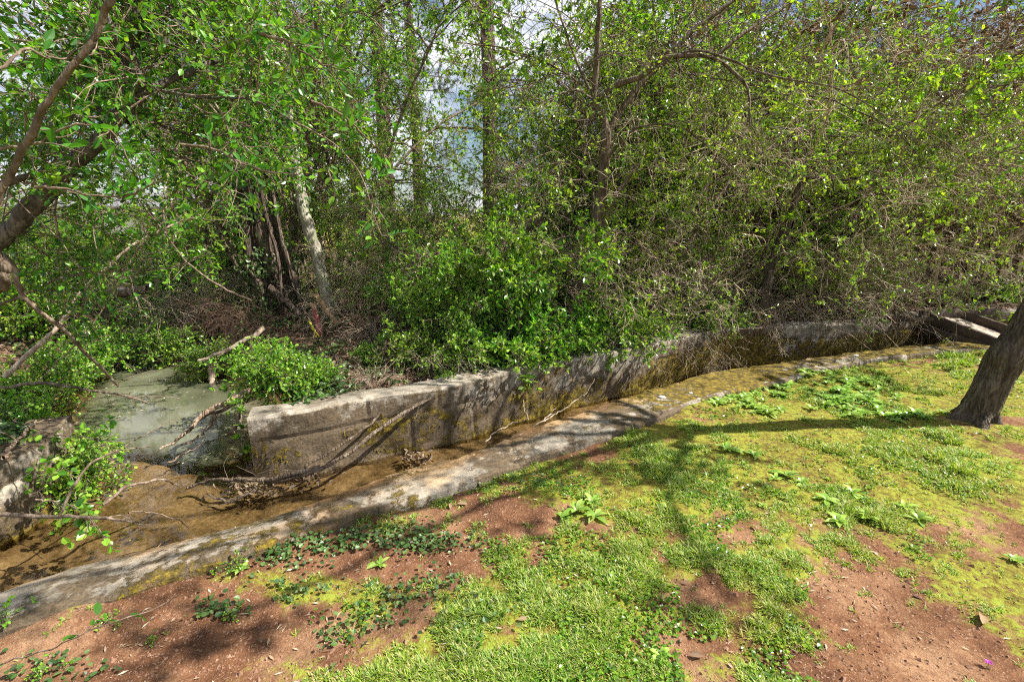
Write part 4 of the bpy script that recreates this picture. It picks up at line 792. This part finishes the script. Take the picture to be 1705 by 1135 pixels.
branch('leafy_spray', 'small sprig of lit leaves poking up in the lower left corner', 'leaves', [([(0, 1110, 1.15), (100, 1070, 1.15), (190, 1040, 1.15), (270, 1005, 1.2), (300, 990, 1.2)], .0025, .0015)], 'twig', (4, .05, 90), 'near leaf sprays', (3, .035, 'leaf_n', .55))
for j, (px, lab) in enumerate([([(0, 720, 2.5), (40, 740, 2.5), (90, 770, 2.5), (120, 800, 2.4), (130, 850, 2.3)], 'round leaved spray hanging down the short left wall'), ([(20, 700, 2.8), (80, 720, 2.8), (130, 728, 2.8), (190, 735, 2.8)], 'round leaved sprig reaching over the near pool shore'), ([(60, 830, 2.2), (110, 840, 2.2), (150, 860, 2.2), (165, 880, 2.2)], 'small leafy sprig beside the level reddish stick'), ([(400, 690, 3.3), (398, 720, 3.2), (405, 750, 3.1)], 'round leaved vine hanging at the broken wall end')]):
    branch('leafy_spray', lab, 'leaves', [(px, .004, .002)], 'twig', (14 if j < 3 else 4, .16 if j < 3 else .07, 95+j), 'round leaved sprays by the left wall', (6, .042, 'leaf_g', .8))

# ------------------------------------------------------------------ stakes, bridge, fence, buildings
def box(c, s, rz=0, rx=0, bev=0):
    x, y, z = [k/2 for k in s]; b = min(bev, x*.9, y*.9, z*.9)
    V = np.array([(i, j, k) for i in (-x, x) for j in (-y, y) for k in (-z, z)])
    F = np.array([(0, 1, 3, 2), (4, 6, 7, 5), (0, 4, 5, 1), (2, 3, 7, 6), (0, 2, 6, 4), (1, 5, 7, 3)])
    V[:, 1:] = V[:, 1:] @ np.array([[math.cos(rx), math.sin(rx)], [-math.sin(rx), math.cos(rx)]])
    V[:, :2] = V[:, :2] @ np.array([[math.cos(rz), math.sin(rz)], [-math.sin(rz), math.cos(rz)]])
    return V+np.array(c), F, 0
def beam(a, b, w, h, m=0, n=24, seed=0, side=None):
    """plank from a to b, w wide (horizontal), h tall, with worn edges"""
    a = np.array(a, float); b = np.array(b, float); t = norm(b-a); s = norm(np.cross(t, [0, 0, 1.])) if side is None else norm(np.array(side, float)); up = np.cross(s, t)
    c = min(w, h)*.12; pr = [(-w/2+c, -h/2), (w/2-c, -h/2), (w/2, -h/2+c), (w/2, h/2-c), (w/2-c, h/2), (-w/2+c, h/2), (-w/2, h/2-c), (-w/2, -h/2+c)]
    g = np.random.default_rng(seed); q = np.linspace(0, 1, n); V = []
    for x in q:
        for p0, p1 in pr: V.append(a+(b-a)*x+s*(p0+g.normal(0, c*.25))+up*(p1+g.normal(0, c*.25)))
    V = np.array(V); F = grid_faces(n, 8, True); k = len(V)
    cap = np.array([[0, 1, 2, 3], [0, 3, 4, 7], [4, 5, 6, 7]]); cap2 = cap+(n-1)*8
    return V, np.vstack([F, cap[:, ::-1], cap2]), m
def stake(u0, v0, u1, v1, Yd, w, lab, tape=None, mat='stake'):
    a = PY(u0, v0, Yd); b = PY(u1, v1, Yd); r = empty('survey_stake', (0, 0, 0), lab, 'stake', 'stakes marking the bank')
    V, F, m = beam(a, b, w, w*.35, 0, 6, int(u0), side=(1, .2, 0)); tip = V[-8:].mean(0)
    mk('post', [(V, F, 0)], [M[mat]], r)
    if tape:
        L = smooth_line([b+(a-b)*q+np.array([.012*math.sin(q*22), -.014, 0]) for q in np.linspace(.15, .9, 9)], 30)
        mk('flagging_tape', [tubes(L[None], np.full((1, 30), w*.42), 5), beam(b+(a-b)*.3+[0, -.015, 0], b+(a-b)*.75+[.02, -.02, 0], w*1.15, .006, 0, 8, 3, side=(1, 0, 0)), beam(b+(a-b)*.5+[0, -.02, 0], b+(a-b)*.9+[.05, -.03, 0], .02, .003, 0, 8, 4, side=(1, 0, 0))], [M[tape]], r)
stake(536, 572, 522, 505, 5.6, .05, 'dark wooden stake wrapped in pink tape beside the ivy covered trunk', 'pink')
stake(562, 540, 526, 490, 5.7, .06, 'bare pointed wooden stake leaning on the pale trunk', None)
stake(530, 565, 513, 527, 5.5, .02, 'thin stake with yellow tape left of the pink one', 'yellow')
# footbridge
def bridge():
    r = empty('footbridge', (6.4, 6.2, .1), 'small wooden footbridge of weathered boards crossing the channel at the right', 'bridge')
    def rp(nm, part, mat):
        o = mk(nm, part, [M[mat]], r); o.location = (-6.4, -6.2, -.1); return o
    nl, nr_ = np.array(PZ(1546, 528, .26)), np.array(PZ(1668, 575, .04))
    ax = norm(nr_-nl); pr = norm(np.cross([0, 0, 1.], ax)) ; pr = pr if pr[0] > 0 else -pr
    fl = nl+pr*.95; fr = nr_+pr*.95
    rp('side_beam', [beam(nl, nr_+ax*.05, .06, .13, seed=1)], 'plank')
    rp('side_beam', [beam(fl-[0, 0, .02], fr+ax*.1, .06, .13, seed=2)], 'plank')
    rp('stringer', [beam(nl-[0, 0, .17]-ax*.1, nr_-[0, 0, .09], .08, .12, seed=3)], 'plank')
    rp('stringer', [beam(fl-[0, 0, .17], fr-[0, 0, .09], .08, .12, seed=4)], 'plank')
    n = 12
    for i in range(n):
        q = (i+.5)/n; c = nl+(nr_-nl)*q-[0, 0, .075]
        rp('deck_board', [beam(c+pr*.035, c+pr*.915, .115, .03, seed=10+i, side=ax)], 'deck')
    return nl, pr
nl, pr = bridge()
o = mk('loose_plank', [beam(PZ(1478, 530, .27), PZ(1548, 530, .29), .16, .05, seed=7)], [M['plank']]); tag(o, 'dark weathered plank lying on the wall left of the footbridge', 'plank')
o = mk('loose_plank', [beam(nl+[.1, .25, -.02], nl+[1.5, .55, -.04], .05, .13, seed=8)], [M['plank']]); tag(o, 'dark board on edge behind the far end of the footbridge', 'plank')
# slat fence
def fence():
    r = empty('slat_fence', (0, 0, 0), 'fence of thin pale wooden slats behind the footbridge seen through the twigs', 'fence')
    A = np.array([5.6, 8.05]); B = np.array([16, 6.7]); n = 44; g = np.random.default_rng(4); t = (B-A)/np.linalg.norm(B-A); nn = np.array([-t[1], t[0]])
    for i in range(n):
        p = A+(B-A)*i/n; z = .12
        V, F, m = beam((p[0], p[1], z), (p[0]+g.normal(0, .01), p[1], z+1.32+g.normal(0, .015)), .05, .02, 0, 3, i, side=(t[0], t[1], 0)); mk('slat', [(V, F, 0)], [M['fence']], r)  # slats kept narrow so they read as bright lines of light
    for z in (.4, 1.2):
        a = A+nn*.035; b = B+nn*.035; mk('rail', [beam((*a, z), (*b, z), .04, .09, seed=3)], [M['fence']], r)
    for i in range(5):
        p = A+(B-A)*i/4.2+nn*.11; mk('post', [beam((*p, -.1), (*p, 1.42), .1, .1, 0, 3, 60+i, side=(1, 0, 0))], [M['fence']], r)
fence()
def house(name, lab, cx, cy, w, d, h, rh, rz, wallm, roofm, wins, cat='house'):
    r = empty(name, (cx, cy, 0), lab, cat); r.rotation_euler = (0, 0, rz)
    mk('wall', [box((0, 0, h/2), (w, d, h))], [M[wallm]], r, False)
    e = .4; V = np.array([(-w/2-e, -d/2-e, h+.002), (w/2+e, -d/2-e, h+.002), (w/2+e, d/2+e, h+.002), (-w/2-e, d/2+e, h+.002), (-w/2-e, 0, h+rh), (w/2+e, 0, h+rh)]); V2 = V.copy(); V2[:, 2] += .15
    V = np.vstack([V, V2]); F = [(0, 1, 7, 6), (3, 9, 8, 2), (6, 7, 11, 10), (9, 10, 11, 8), (0, 4, 5, 1), (3, 2, 5, 4), (0, 6, 10, 4), (4, 10, 9, 3), (1, 5, 11, 7), (5, 2, 8, 11)]
    mk('roof', [(V, np.array(F), 0)], [M[roofm]], r, False)
    for sx_ in (-1, 1):
        G = np.array([(sx_*(w/2+.003), -d/2, h), (sx_*(w/2+.003), d/2, h), (sx_*(w/2+.003), 0, h+rh*.88)])
        mk('gable', [(G, np.array([[0, 1, 2]]), 0)], [M['siding']], r, False)
    for wx_, wz_, ww, wh in wins:
        f = mk('window', [box((wx_, -d/2-.03, wz_), (ww+.14, .06, wh+.14))], [M['white_s']], r, False)
        mk('pane', [box((wx_, -d/2-.07, wz_), (ww, .02, wh))], [M['glass']], f, False)
house('brick_house', 'red brick house glimpsed through the shrubs above the footbridge', 14.5, 16.2, 8.5, 6, 2.35, 1.6, -.25, 'brick', 'roof', [(-2.4, 1.4, 1, 1.1), (1.6, 1.4, 1.2, 1.1)])
house('grey_house', 'grey house with shingle roof behind the shrubs at the right edge', 16.8, 12.2, 5, 5, 1.7, 1.2, -.4, 'siding', 'roof', [(-1, .95, .8, .8)])
house('pale_building', 'pale low building far beyond the stream at the left', -25, 34, 14, 7, 1.9, 1.0, .2, 'white_s', 'roof', [(-3, 1.1, 1.4, .9), (2, 1.1, 1.4, .9)], 'building')
o = mk('brick_wall', [box((-12.5, 19, .45), (3.2, .3, .9), .1)], [M['brick']], smooth=False); tag(o, 'low red brick wall in the distance above the stream', 'wall')

# ------------------------------------------------------------------ ground plants
def rosette(seed, n, L, m='leaf_w'):
    g = np.random.default_rng(seed); a = np.arange(n)*2.4+g.normal(0, .2, n); el = g.uniform(.35, 1.15, n); parts = []
    V = []; F = []; k = 0
    for i in range(n):
        ln = L*g.uniform(.6, 1.1)*(1.05-.3*el[i]); w = ln*g.uniform(.34, .46); d = np.array([math.cos(a[i]), math.sin(a[i]), 0]); s = np.array([-d[1], d[0], 0])
        for q in np.linspace(0, 1, 7):
            r_ = ln*(q*math.cos(el[i]*(1-q*.4))); z = ln*(math.sin(el[i])*q-.55*q*q*.8)+.006; ww = w*(.12+1.0*math.sin(min(q*1.12, 1)*math.pi)**.7*(.45+.6*q))*(1 if q < .99 else .05)
            for e, dz in ((-1, .18), (0, 0), (1, .18)): V.append(d*r_+s*(e*ww*.5+g.normal(0, w*.03))+np.array([0, 0, max(z, .004)+dz*ww*.6]))
        for q in range(6):
            for e in range(2): b = k+q*3+e; F.append((b, b+1, b+4, b+3))
        k += 21
    return mesh_data('weed_rosette', [(np.array(V), np.array(F), 0)], [M[m]])
ROS = [rosette(s, 9+s % 5, .095) for s in range(6)]
RW = {}
def put_ros(u, v, sz, lab, group, i, name='weed_rosette', cat='weed'):
    p = PZ(u, v, 0); o = bpy.data.objects.new(name, ROS[i % 6]); C.objects.link(o); o.location = (p[0], p[1], gz(p[0], p[1])-.002); o.rotation_euler = (0, 0, i*1.9); o.scale = (sz,)*3; tag(o, lab, cat, group)
g = np.random.default_rng(77); PATCH = 'broad leaved rosette in the bright weed patch between curb and leaning trunk'; c_ = 0
patch = [(1245, 660, 60, 18, 16), (1300, 640, 70, 22, 14), (1400, 650, 90, 22, 26), (1440, 670, 80, 16, 20), (1500, 690, 70, 9, 14), (1370, 625, 60, 10, 10), (1290, 680, 70, 10, 8), (1470, 635, 60, 12, 10)]
for u, v, a, b, n in patch:
    for _ in range(n):
        put_ros(u+g.normal(0, a*.5), v+g.normal(0, b*.6), g.uniform(.8, 1.5), PATCH, 'rosettes of the bright weed patch', c_); c_ += 1
for u, v, s, lab in [(960, 850, 1.3, 'largest broad weed clump in the shade near the curb'), (985, 835, 1.1, 'weed leaning on the back of the large clump near the curb'), (940, 860, .9, 'smaller weed at the left of the large clump near the curb'), (990, 860, 1.0, 'weed at the right of the large clump near the curb'),
                     (1210, 750, 1.3, 'tall weed standing beside the thin shadow of the trunk'), (1255, 758, .9, 'small weed right of the tall one in the trunk shadow'), (1310, 790, 1.2, 'weed in the middle of the grey clump on the lawn'), (1290, 795, .9, 'weed at the left of the grey clump on the lawn'), (1335, 800, .9, 'weed at the right of the grey clump on the lawn'),
                     (1375, 830, 1.0, 'weed with pale leaves below the grey clump'), (1420, 815, 1.0, 'upright dark weed right of the grey clump'), (1395, 865, 1.0, 'flat weed lowest of the group on the lawn'), (1445, 860, 1.1, 'pale starry weed in the middle of the lawn'), (1505, 840, 1.1, 'dark long leaved weed left of the yellow green one'), (1530, 860, 1.1, 'yellow green weed at the right of the group on the lawn'),
                     (1020, 960, .6, 'tiny weed alone in the centre of the lawn'), (632, 925, .8, 'small weed with blades at the shady edge of the soil'), (1500, 600, .8, 'small weed beside the curb near the footbridge'), (1690, 930, .8, 'weed at the right edge of the lawn'), (1270, 840, .6, 'tiny weed below the tall one in the lawn'), (400, 945, .8, 'small weed at the curb foot on the left soil'), (1100, 1085, .7, 'dark weed near the bottom edge of the picture')]:
    put_ros(u, v, s, lab, 'scattered weeds on the lawn', c_); c_ += 1
for u, v, h, lab in [(400, 940, .10, 'leafy seedling at the foot of the curb on the red soil'), (175, 1035, .06, 'seedling by the curb in the lower left corner'), (15, 1040, .14, 'tall thin seedling at the left edge beside the curb'), (250, 1060, .05, 'tiny seedling alone on the dark red soil'), (380, 1020, .06, 'round leaved seedling on the red soil'), (60, 1125, .08, 'seedling in the bottom left corner')]:
    p = PZ(u, v, 0); put('sprig', 'seedling', p[0], p[1], h, u*.1, lab, 'seedling', 'seedlings on the red soil')
# grass, low ground cover, litter (uncountable)
def scatter(n, x0, x1, y0, y1, g, bias=1.0):
    y = y0+(y1-y0)*g.random(n)**bias; x = g.uniform(-1.15, 1.15, n)*y+g.normal(0, .2, n); k = (x > x0) & (x < x1); return x[k], y[k]
g = np.random.default_rng(5)
x, y = scatter(90000, -4, 8.5, 1.1, 6.2, g, 1.55); ch, la = zone_fn(x, y)
curbpoly = [*smooth_line(CO, 60)[:, :2], *smooth_line(CI, 60)[::-1, :2]]
onc = inpoly(x, y, curbpoly); gg, mm = veg(x, y); ok = la & ~onc & (gg+g.normal(0, .26, len(x))+fbm(x*11, y*11, 57, 3)*1.8 > .74); x, y, gg = x[ok], y[ok], gg[ok]
z = height(x, y); nt_ = len(x); nb_ = 11
idx = np.repeat(np.arange(nt_), nb_); k = len(idx); a = g.uniform(0, 2*np.pi, k); el = g.uniform(.35, 1.35, k); lump_ = (.55+1.1*np.clip(fbm(x*11, y*11, 57, 3)+.35, 0, 1))[np.repeat(np.arange(nt_), nb_)]; sc_ = lump_*(.012+.026*np.clip(gg-.45, 0, .9)*g.uniform(.6, 1.4, nt_))[idx]*g.uniform(.6, 1.4, k)*(1+.15*y[idx])
tall = (fbm(x*3.1, y*3.1, 99, 2) > .22)[idx]; sc_ = sc_*np.where(tall, 1.7, 1)
d = np.stack([np.cos(a)*np.cos(el), np.sin(a)*np.cos(el), np.sin(el)], 1); side = np.stack([-np.sin(a), np.cos(a), np.zeros(k)], 1)
b0 = np.stack([x[idx], y[idx], z[idx]-.002], 1)+np.stack([np.cos(a), np.sin(a), np.zeros(k)], 1)*g.uniform(0, .012, k)[:, None]
w = (.0014+.0005*y[idx])[:, None]; mid = b0+d*sc_[:, None]*.6; tip = mid+norm(d-np.array([0, 0, .55]))*sc_[:, None]*.5
V = np.stack([b0-side*w, b0+side*w, mid+side*w*.8, mid-side*w*.8, tip], 1).reshape(-1, 3)
o4 = np.arange(k)[:, None]*5; tag(mk('grass', [(V, o4+np.array([[0, 1, 2, 3]]), 0)], [M['grass']], smooth=False), 'short tufted green grass growing in patches over the lawn', 'grass', kind='stuff')
me = bpy.data.objects['grass'].data
bpy.data.objects.remove(bpy.data.objects['grass'])
V4 = V; F4 = np.concatenate([o4+np.array([[0, 1, 2]]), o4+np.array([[0, 2, 3]]), o4+np.array([[3, 2, 4]])])
tag(mk('grass', [(V4, F4, 0)], [M['grass']], smooth=False), 'short tufted green grass growing in patches over the lawn', 'grass', kind='stuff')
# clover-like ground cover + dark creeping cover near curb
x, y = scatter(60000, -4, 8, 1.1, 6, g, 1.5); ch, la = zone_fn(x, y); onc = inpoly(x, y, curbpoly); gg, mm = veg(x, y); n3 = fbm(x*3, y*3, 55, 3)
ok = la & ~onc & ((gg*.5+n3*1.6) > .42); x, y = x[ok], y[ok]; k = len(x); z = height(x, y)+g.uniform(.004, .02, k)
dd = g.normal(0, 1, (k, 3)); dd[:, 2] = g.uniform(-.2, .5, k); nn = g.normal(0, .35, (k, 3)); nn[:, 2] = 1
s = g.uniform(.008, .017, k)*(1+.12*y); tag(mk('clover', [leaves(np.stack([x, y, z], 1), norm(dd), norm(nn), s, s*.8, 0, 'oval')], [M['leaf_m']], smooth=False), 'tiny round leaved weeds spread between the grass', 'ground cover', kind='stuff')
pts = []
for u, v, ru, rv, n in [(470, 920, 60, 14, 300), (530, 900, 60, 12, 350), (600, 885, 60, 12, 350), (680, 880, 50, 18, 350), (700, 900, 90, 16, 300), (500, 970, 50, 20, 120), (380, 1000, 40, 20, 100), (560, 1050, 40, 30, 100), (740, 890, 60, 12, 200), (90, 1110, 90, 25, 160), (340, 1010, 30, 14, 80), (660, 990, 60, 30, 140), (720, 960, 60, 20, 160), (860, 800, 60, 15, 150), (620, 1020, 50, 20, 100), (780, 1010, 80, 30, 160), (1620, 720, 50, 12, 60)]:
    n = int(n*.42); uu = u+g.normal(0, ru*.6, n); vv = v+g.normal(0, rv*.6, n)
    for a_, b_ in zip(uu, vv): pts.append(PZ(a_, b_, 0))
pts = np.array(pts); k = len(pts); pts[:, 2] = height(pts[:, 0], pts[:, 1])+g.uniform(.008, .03, k); dd = g.normal(0, 1, (k, 3)); dd[:, 2] *= .3; nn = g.normal(0, .4, (k, 3)); nn[:, 2] = 1; s = g.uniform(.014, .028, k)
tag(mk('creeping_ivy', [leaves(pts, norm(dd), norm(nn), s, s*.85, 0)], [M['leaf_d']], smooth=False), 'dark creeping ivy along the lawn edge of the curb', 'ground cover', kind='stuff')
# straw and leaf crumbs
x, y = scatter(9000, -4, 8, 1.1, 6.3, g, 1.4); ch, la = zone_fn(x, y); ok = la & (fbm(x*3.5, y*3.5, 141, 3)+g.normal(0, .1, len(x)) > .06); x, y = x[ok], y[ok]; k = len(x); dd = g.normal(0, 1, (k, 3)); dd[:, 2] *= .12; nn = g.normal(0, .3, (k, 3)); nn[:, 2] = 1
s = .006+.034*g.random(k)**2.5; onc = inpoly(x, y, curbpoly); z = np.where(onc, .045, height(x, y)+.006)
tag(mk('straw_litter', [leaves(np.stack([x, y, z], 1), norm(dd), norm(nn), s, s*g.uniform(.1, .35, k), 0, 'd')], [M['straw']], smooth=False), 'pale dry straw and leaf crumbs strewn over the lawn', 'litter', kind='stuff')
# soil crumbs
x, y = scatter(16000, -4, 7, 1.1, 5.5, g, 1.6); ch, la = zone_fn(x, y); gg, mm = veg(x, y); onc = inpoly(x, y, curbpoly); ok = la & ~onc & (gg < .5); x, y = x[ok], y[ok]; k = len(x); z = height(x, y)
oct_ = np.array([(1, 0, 0), (0, 1, 0), (-1, 0, 0), (0, -1, 0), (0, 0, .8), (0, 0, -.5)]); s = g.uniform(.0025, .008, k)*(1+(g.random(k) > .97)*.8)
V = np.stack([x, y, z], 1)[:, None]+(oct_[None]+g.normal(0, .25, (k, 6, 3)))*s[:, None, None]; F = np.array([(0, 1, 4), (1, 2, 4), (2, 3, 4), (3, 0, 4), (1, 0, 5), (2, 1, 5), (3, 2, 5), (0, 3, 5)])
tag(mk('soil_crumbs', [(V.reshape(-1, 3), (F[None]+(np.arange(k)*6)[:, None, None]).reshape(-1, 3), 0)], [plain('soil_crumb', (.14, .065, .04), (.34, .2, .13), 30, .95)], smooth=False), 'crumbs of red soil on the bare patches', 'soil', kind='stuff')
# bank: ivy carpet + leaf litter
def bankpts(n, g, ymax=13):
    y = 2.6+(ymax-2.6)*g.random(n)**1.5; x = g.uniform(-1.2, 1.15, n)*y; ch, la = zone_fn(x, y); pdv = pool_d(x, y); ok = ~ch & ~la & (pdv > .12); return x[ok], y[ok]
x, y = bankpts(90000, g); n_ = fbm(x*1.3, y*1.3, 61, 4)+.12*sstep(0, -4, x); ok = n_ > .02; x, y = x[ok], y[ok]; k = len(x); z = height(x, y)+g.uniform(.01, .11, k)
dd = g.normal(0, 1, (k, 3)); dd[:, 2] *= .4; nn = g.normal(0, .5, (k, 3)); nn[:, 2] = 1; s = g.uniform(.025, .055, k)
tag(mk('bank_ivy', [leaves(np.stack([x, y, z], 1), norm(dd), norm(nn), s, s*.8, 0, 'oval')], [M['leaf_d']], smooth=False), 'dark ivy carpet covering the bank behind the walls', 'ground cover', kind='stuff')
x, y = bankpts(42000, g, 11); k = len(x); z = height(x, y)+g.uniform(.0, .025, k); dd = g.normal(0, 1, (k, 3)); dd[:, 2] *= .4; nn = g.normal(0, .6, (k, 3)); nn[:, 2] = 1; s = g.uniform(.025, .06, k)
tag(mk('leaf_litter', [leaves(np.stack([x, y, z], 1), norm(dd), norm(nn), s, s*.5, 0, 'oval', .25)], [M['leaf_b']], smooth=False), 'brown fallen leaves covering the bank under the shrubs', 'litter', kind='stuff')
# debris caught at the wall foot
pts = []
for u, v, r_, n in [(695, 762, 22, 90), (430, 812, 40, 120), (510, 795, 40, 60), (140, 745, 30, 90), (160, 770, 20, 60)]:
    for _ in range(n): pts.append(PZ(u+g.normal(0, r_*.6), v+g.normal(0, r_*.2), -.26+g.uniform(0, .05)))
pts = np.array(pts); k = len(pts); dd = g.normal(0, 1, (k, 3)); dd[:, 2] = np.abs(dd[:, 2])*.5; s = g.uniform(.03, .06, k)
tag(mk('leaf_debris', [leaves(pts, norm(dd), norm(g.normal(0, 1, (k, 3))), s, s*.45, 0, 'oval', .3)], [M['leaf_b']], smooth=False), 'wet brown leaves caught along the channel edge', 'litter', kind='stuff')
g = np.random.default_rng(123); x = g.uniform(-4.8, -1.5, 900); y = g.uniform(2.2, 5.6, 900); ok = (pool_d(x, y) < .05) & (fbm(x*2, y*2, 151, 3) > .02); x, y = x[ok], y[ok]; k = len(x); dd = g.normal(0, 1, (k, 3)); dd[:, 2] = 0; s = g.uniform(.008, .03, k)
tag(mk('floating_debris', [leaves(np.stack([x, y, np.full(k, WZ+.003)], 1), norm(dd), np.tile([[0, 0, 1.]], (k, 1)), s, s*.5, 0, 'oval', .02)], [M['straw']], smooth=False), 'small leaf crumbs floating on the murky pool', 'litter', kind='stuff')
# individual fallen leaves / stones / flower
FL = [(1635, 1030, .075, 'large pale curled leaf on bare soil at the right'), (770, 835, .06, 'tan dry leaf nearest the curb corner'), (750, 838, .05, 'second tan dry leaf left of the curb corner one'), (690, 872, .055, 'curled brown leaf standing on the creeping ivy'), (1142, 968, .03, 'orange leaf chip in the middle of the lawn'), (1258, 880, .045, 'dark brown leaf on the shaded lawn'), (870, 1022, .045, 'long brown leaf in the grass left of centre'), (1135, 1063, .03, 'pale seed leaf near the bare patch at the bottom'), (1040, 1085, .03, 'white leaf chip at the bottom centre'), (945, 825, .045, 'tan leaf beside the largest weed clump'), (1160, 1090, .05, 'pale twin leaf at the bottom right of centre'), (1145, 925, .03, 'small white leaf on the grass in the middle'), (1465, 836, .04, 'pink brown leaf between the weeds'), (432, 1053, .035, 'white curled leaf on the lower left soil'), (1310, 1110, .04, 'tan leaf at the bottom edge'), (1380, 705, .05, 'pale leaf lying in the trunk shadow'), (205, 803, .04, 'white leaf at the near shore of the pool'), (217, 899, .02, 'yellow leaf floating in the shallow channel')]
for i, (u, v, s, lab) in enumerate(FL):
    zc = WZ+.004 if i >= 16 else None; p = PZ(u, v, 0 if zc is None else zc); p[2] = (gz(p[0], p[1])+.012) if zc is None else zc
    gg_ = np.random.default_rng(i); pts_ = p[None]; a = gg_.uniform(0, 6.28); d = np.array([[math.cos(a), math.sin(a), .15]])
    o = mk('fallen_leaf', [leaves(pts_-d*s/2, norm(d), norm(np.array([[.2, -.3, 1]])), s, s*.45, 0, 'oval', .35)], [M['yellow'] if i == 17 else (M['straw'] if i % 3 != 1 else M['leaf_b'])], smooth=True); tag(o, lab, 'leaf', 'single fallen leaves')
def rock(u, v, zb, s, lab):
    p = PZ(u, v, zb); g_ = np.random.default_rng(abs(int(u))); a, b = np.meshgrid(np.linspace(0, 2*np.pi, 14, endpoint=False), np.linspace(.05, np.pi-.05, 9), indexing='xy')
    r_ = 1+fbm(np.cos(a)*2+b, np.sin(a)*2, int(u), 3)*.7; V = np.stack([np.cos(a)*np.sin(b)*r_, np.sin(a)*np.sin(b)*r_*.8, np.cos(b)*r_*.4], -1)*s+p
    tag(mk('stone', [(V.reshape(-1, 3), grid_faces(9, 14, True), 0)], [M['stone']]), lab, 'stone')
rock(1102, 661, .03, .035, 'pale flat stone on the mossy curb at the middle'); rock(1150, 654, .03, .02, 'small pale stone on the curb right of the flat one'); rock(1425, 592, .03, .03, 'small pale stone on the mossy curb near the footbridge')
p = PZ(1645, 1105, 0); p[2] = gz(p[0], p[1]); r = empty('purple_flower', tuple(p), 'small purple flower at the bottom right corner', 'flower')
a = np.arange(14)*.45; d = np.stack([np.cos(a), np.sin(a), .5+.2*np.cos(a*3)], 1); mk('petals', [leaves(np.tile([[0, 0, .018]], (14, 1)), norm(d), np.tile([[0, 0, 1.]], (14, 1)), .014, .006, 0)], [M['purple']], r)
mk('stem', [tubes(np.array([[[0, 0, 0], [.002, 0, .01], [0, 0, .018]]]), np.full((1, 3), .0012), 4)], [M['leaf_m']], r)

# ------------------------------------------------------------------ light
EL = radians(48); SX, SY = .9988, -.05
sd = bpy.data.lights.new('sun', 'SUN'); sd.energy = 5.0; sd.angle = radians(.5); sd.color = (1, .95, .87)
so = bpy.data.objects.new('sun', sd); C.objects.link(so)
from mathutils import Vector
so.rotation_euler = Vector((SX*math.cos(EL), SY*math.cos(EL), math.sin(EL))).to_track_quat('Z', 'Y').to_euler()
W = bpy.data.worlds.new('World'); sc.world = W; W.use_nodes = True; nt = W.node_tree; bg = nt.nodes['Background']
sky = nt.nodes.new('ShaderNodeTexSky'); sky.sky_type = 'NISHITA'; sky.sun_disc = False; sky.sun_elevation = EL; sky.sun_rotation = math.atan2(SX, SY); sky.air_density = 1.0; sky.dust_density = .5; sky.ozone_density = 2
tc = nt.nodes.new('ShaderNodeTexCoord'); mp = nt.nodes.new('ShaderNodeMapping'); mp.inputs['Scale'].default_value = (1, 1, 2.2); nt.links.new(tc.outputs['Generated'], mp.inputs[0])
n = noise(nt, mp.outputs[0], 2.6, 7, .6); cl = mapr(nt, n, .45, .58)
nt.links.new(mixc(nt, cl, sky.outputs[0], (11, 11.3, 12)), bg.inputs[0]); bg.inputs[1].default_value = .05
sc.view_settings.view_transform = 'Standard'; sc.view_settings.look = 'None'; sc.view_settings.exposure = 1.2; sc.view_settings.gamma = 1
sc.render.engine = 'CYCLES'; sc.cycles.max_bounces = 4; sc.cycles.transparent_max_bounces = 8; sc.cycles.diffuse_bounces = 1; sc.cycles.transmission_bounces = 3; sc.cycles.glossy_bounces = 2
sc.cycles.use_adaptive_sampling = True; sc.cycles.filter_width = 1.15; sc.cycles.use_denoising = False; sc.cycles.adaptive_threshold = .04; sc.cycles.debug_bvh_type = 'STATIC_BVH'
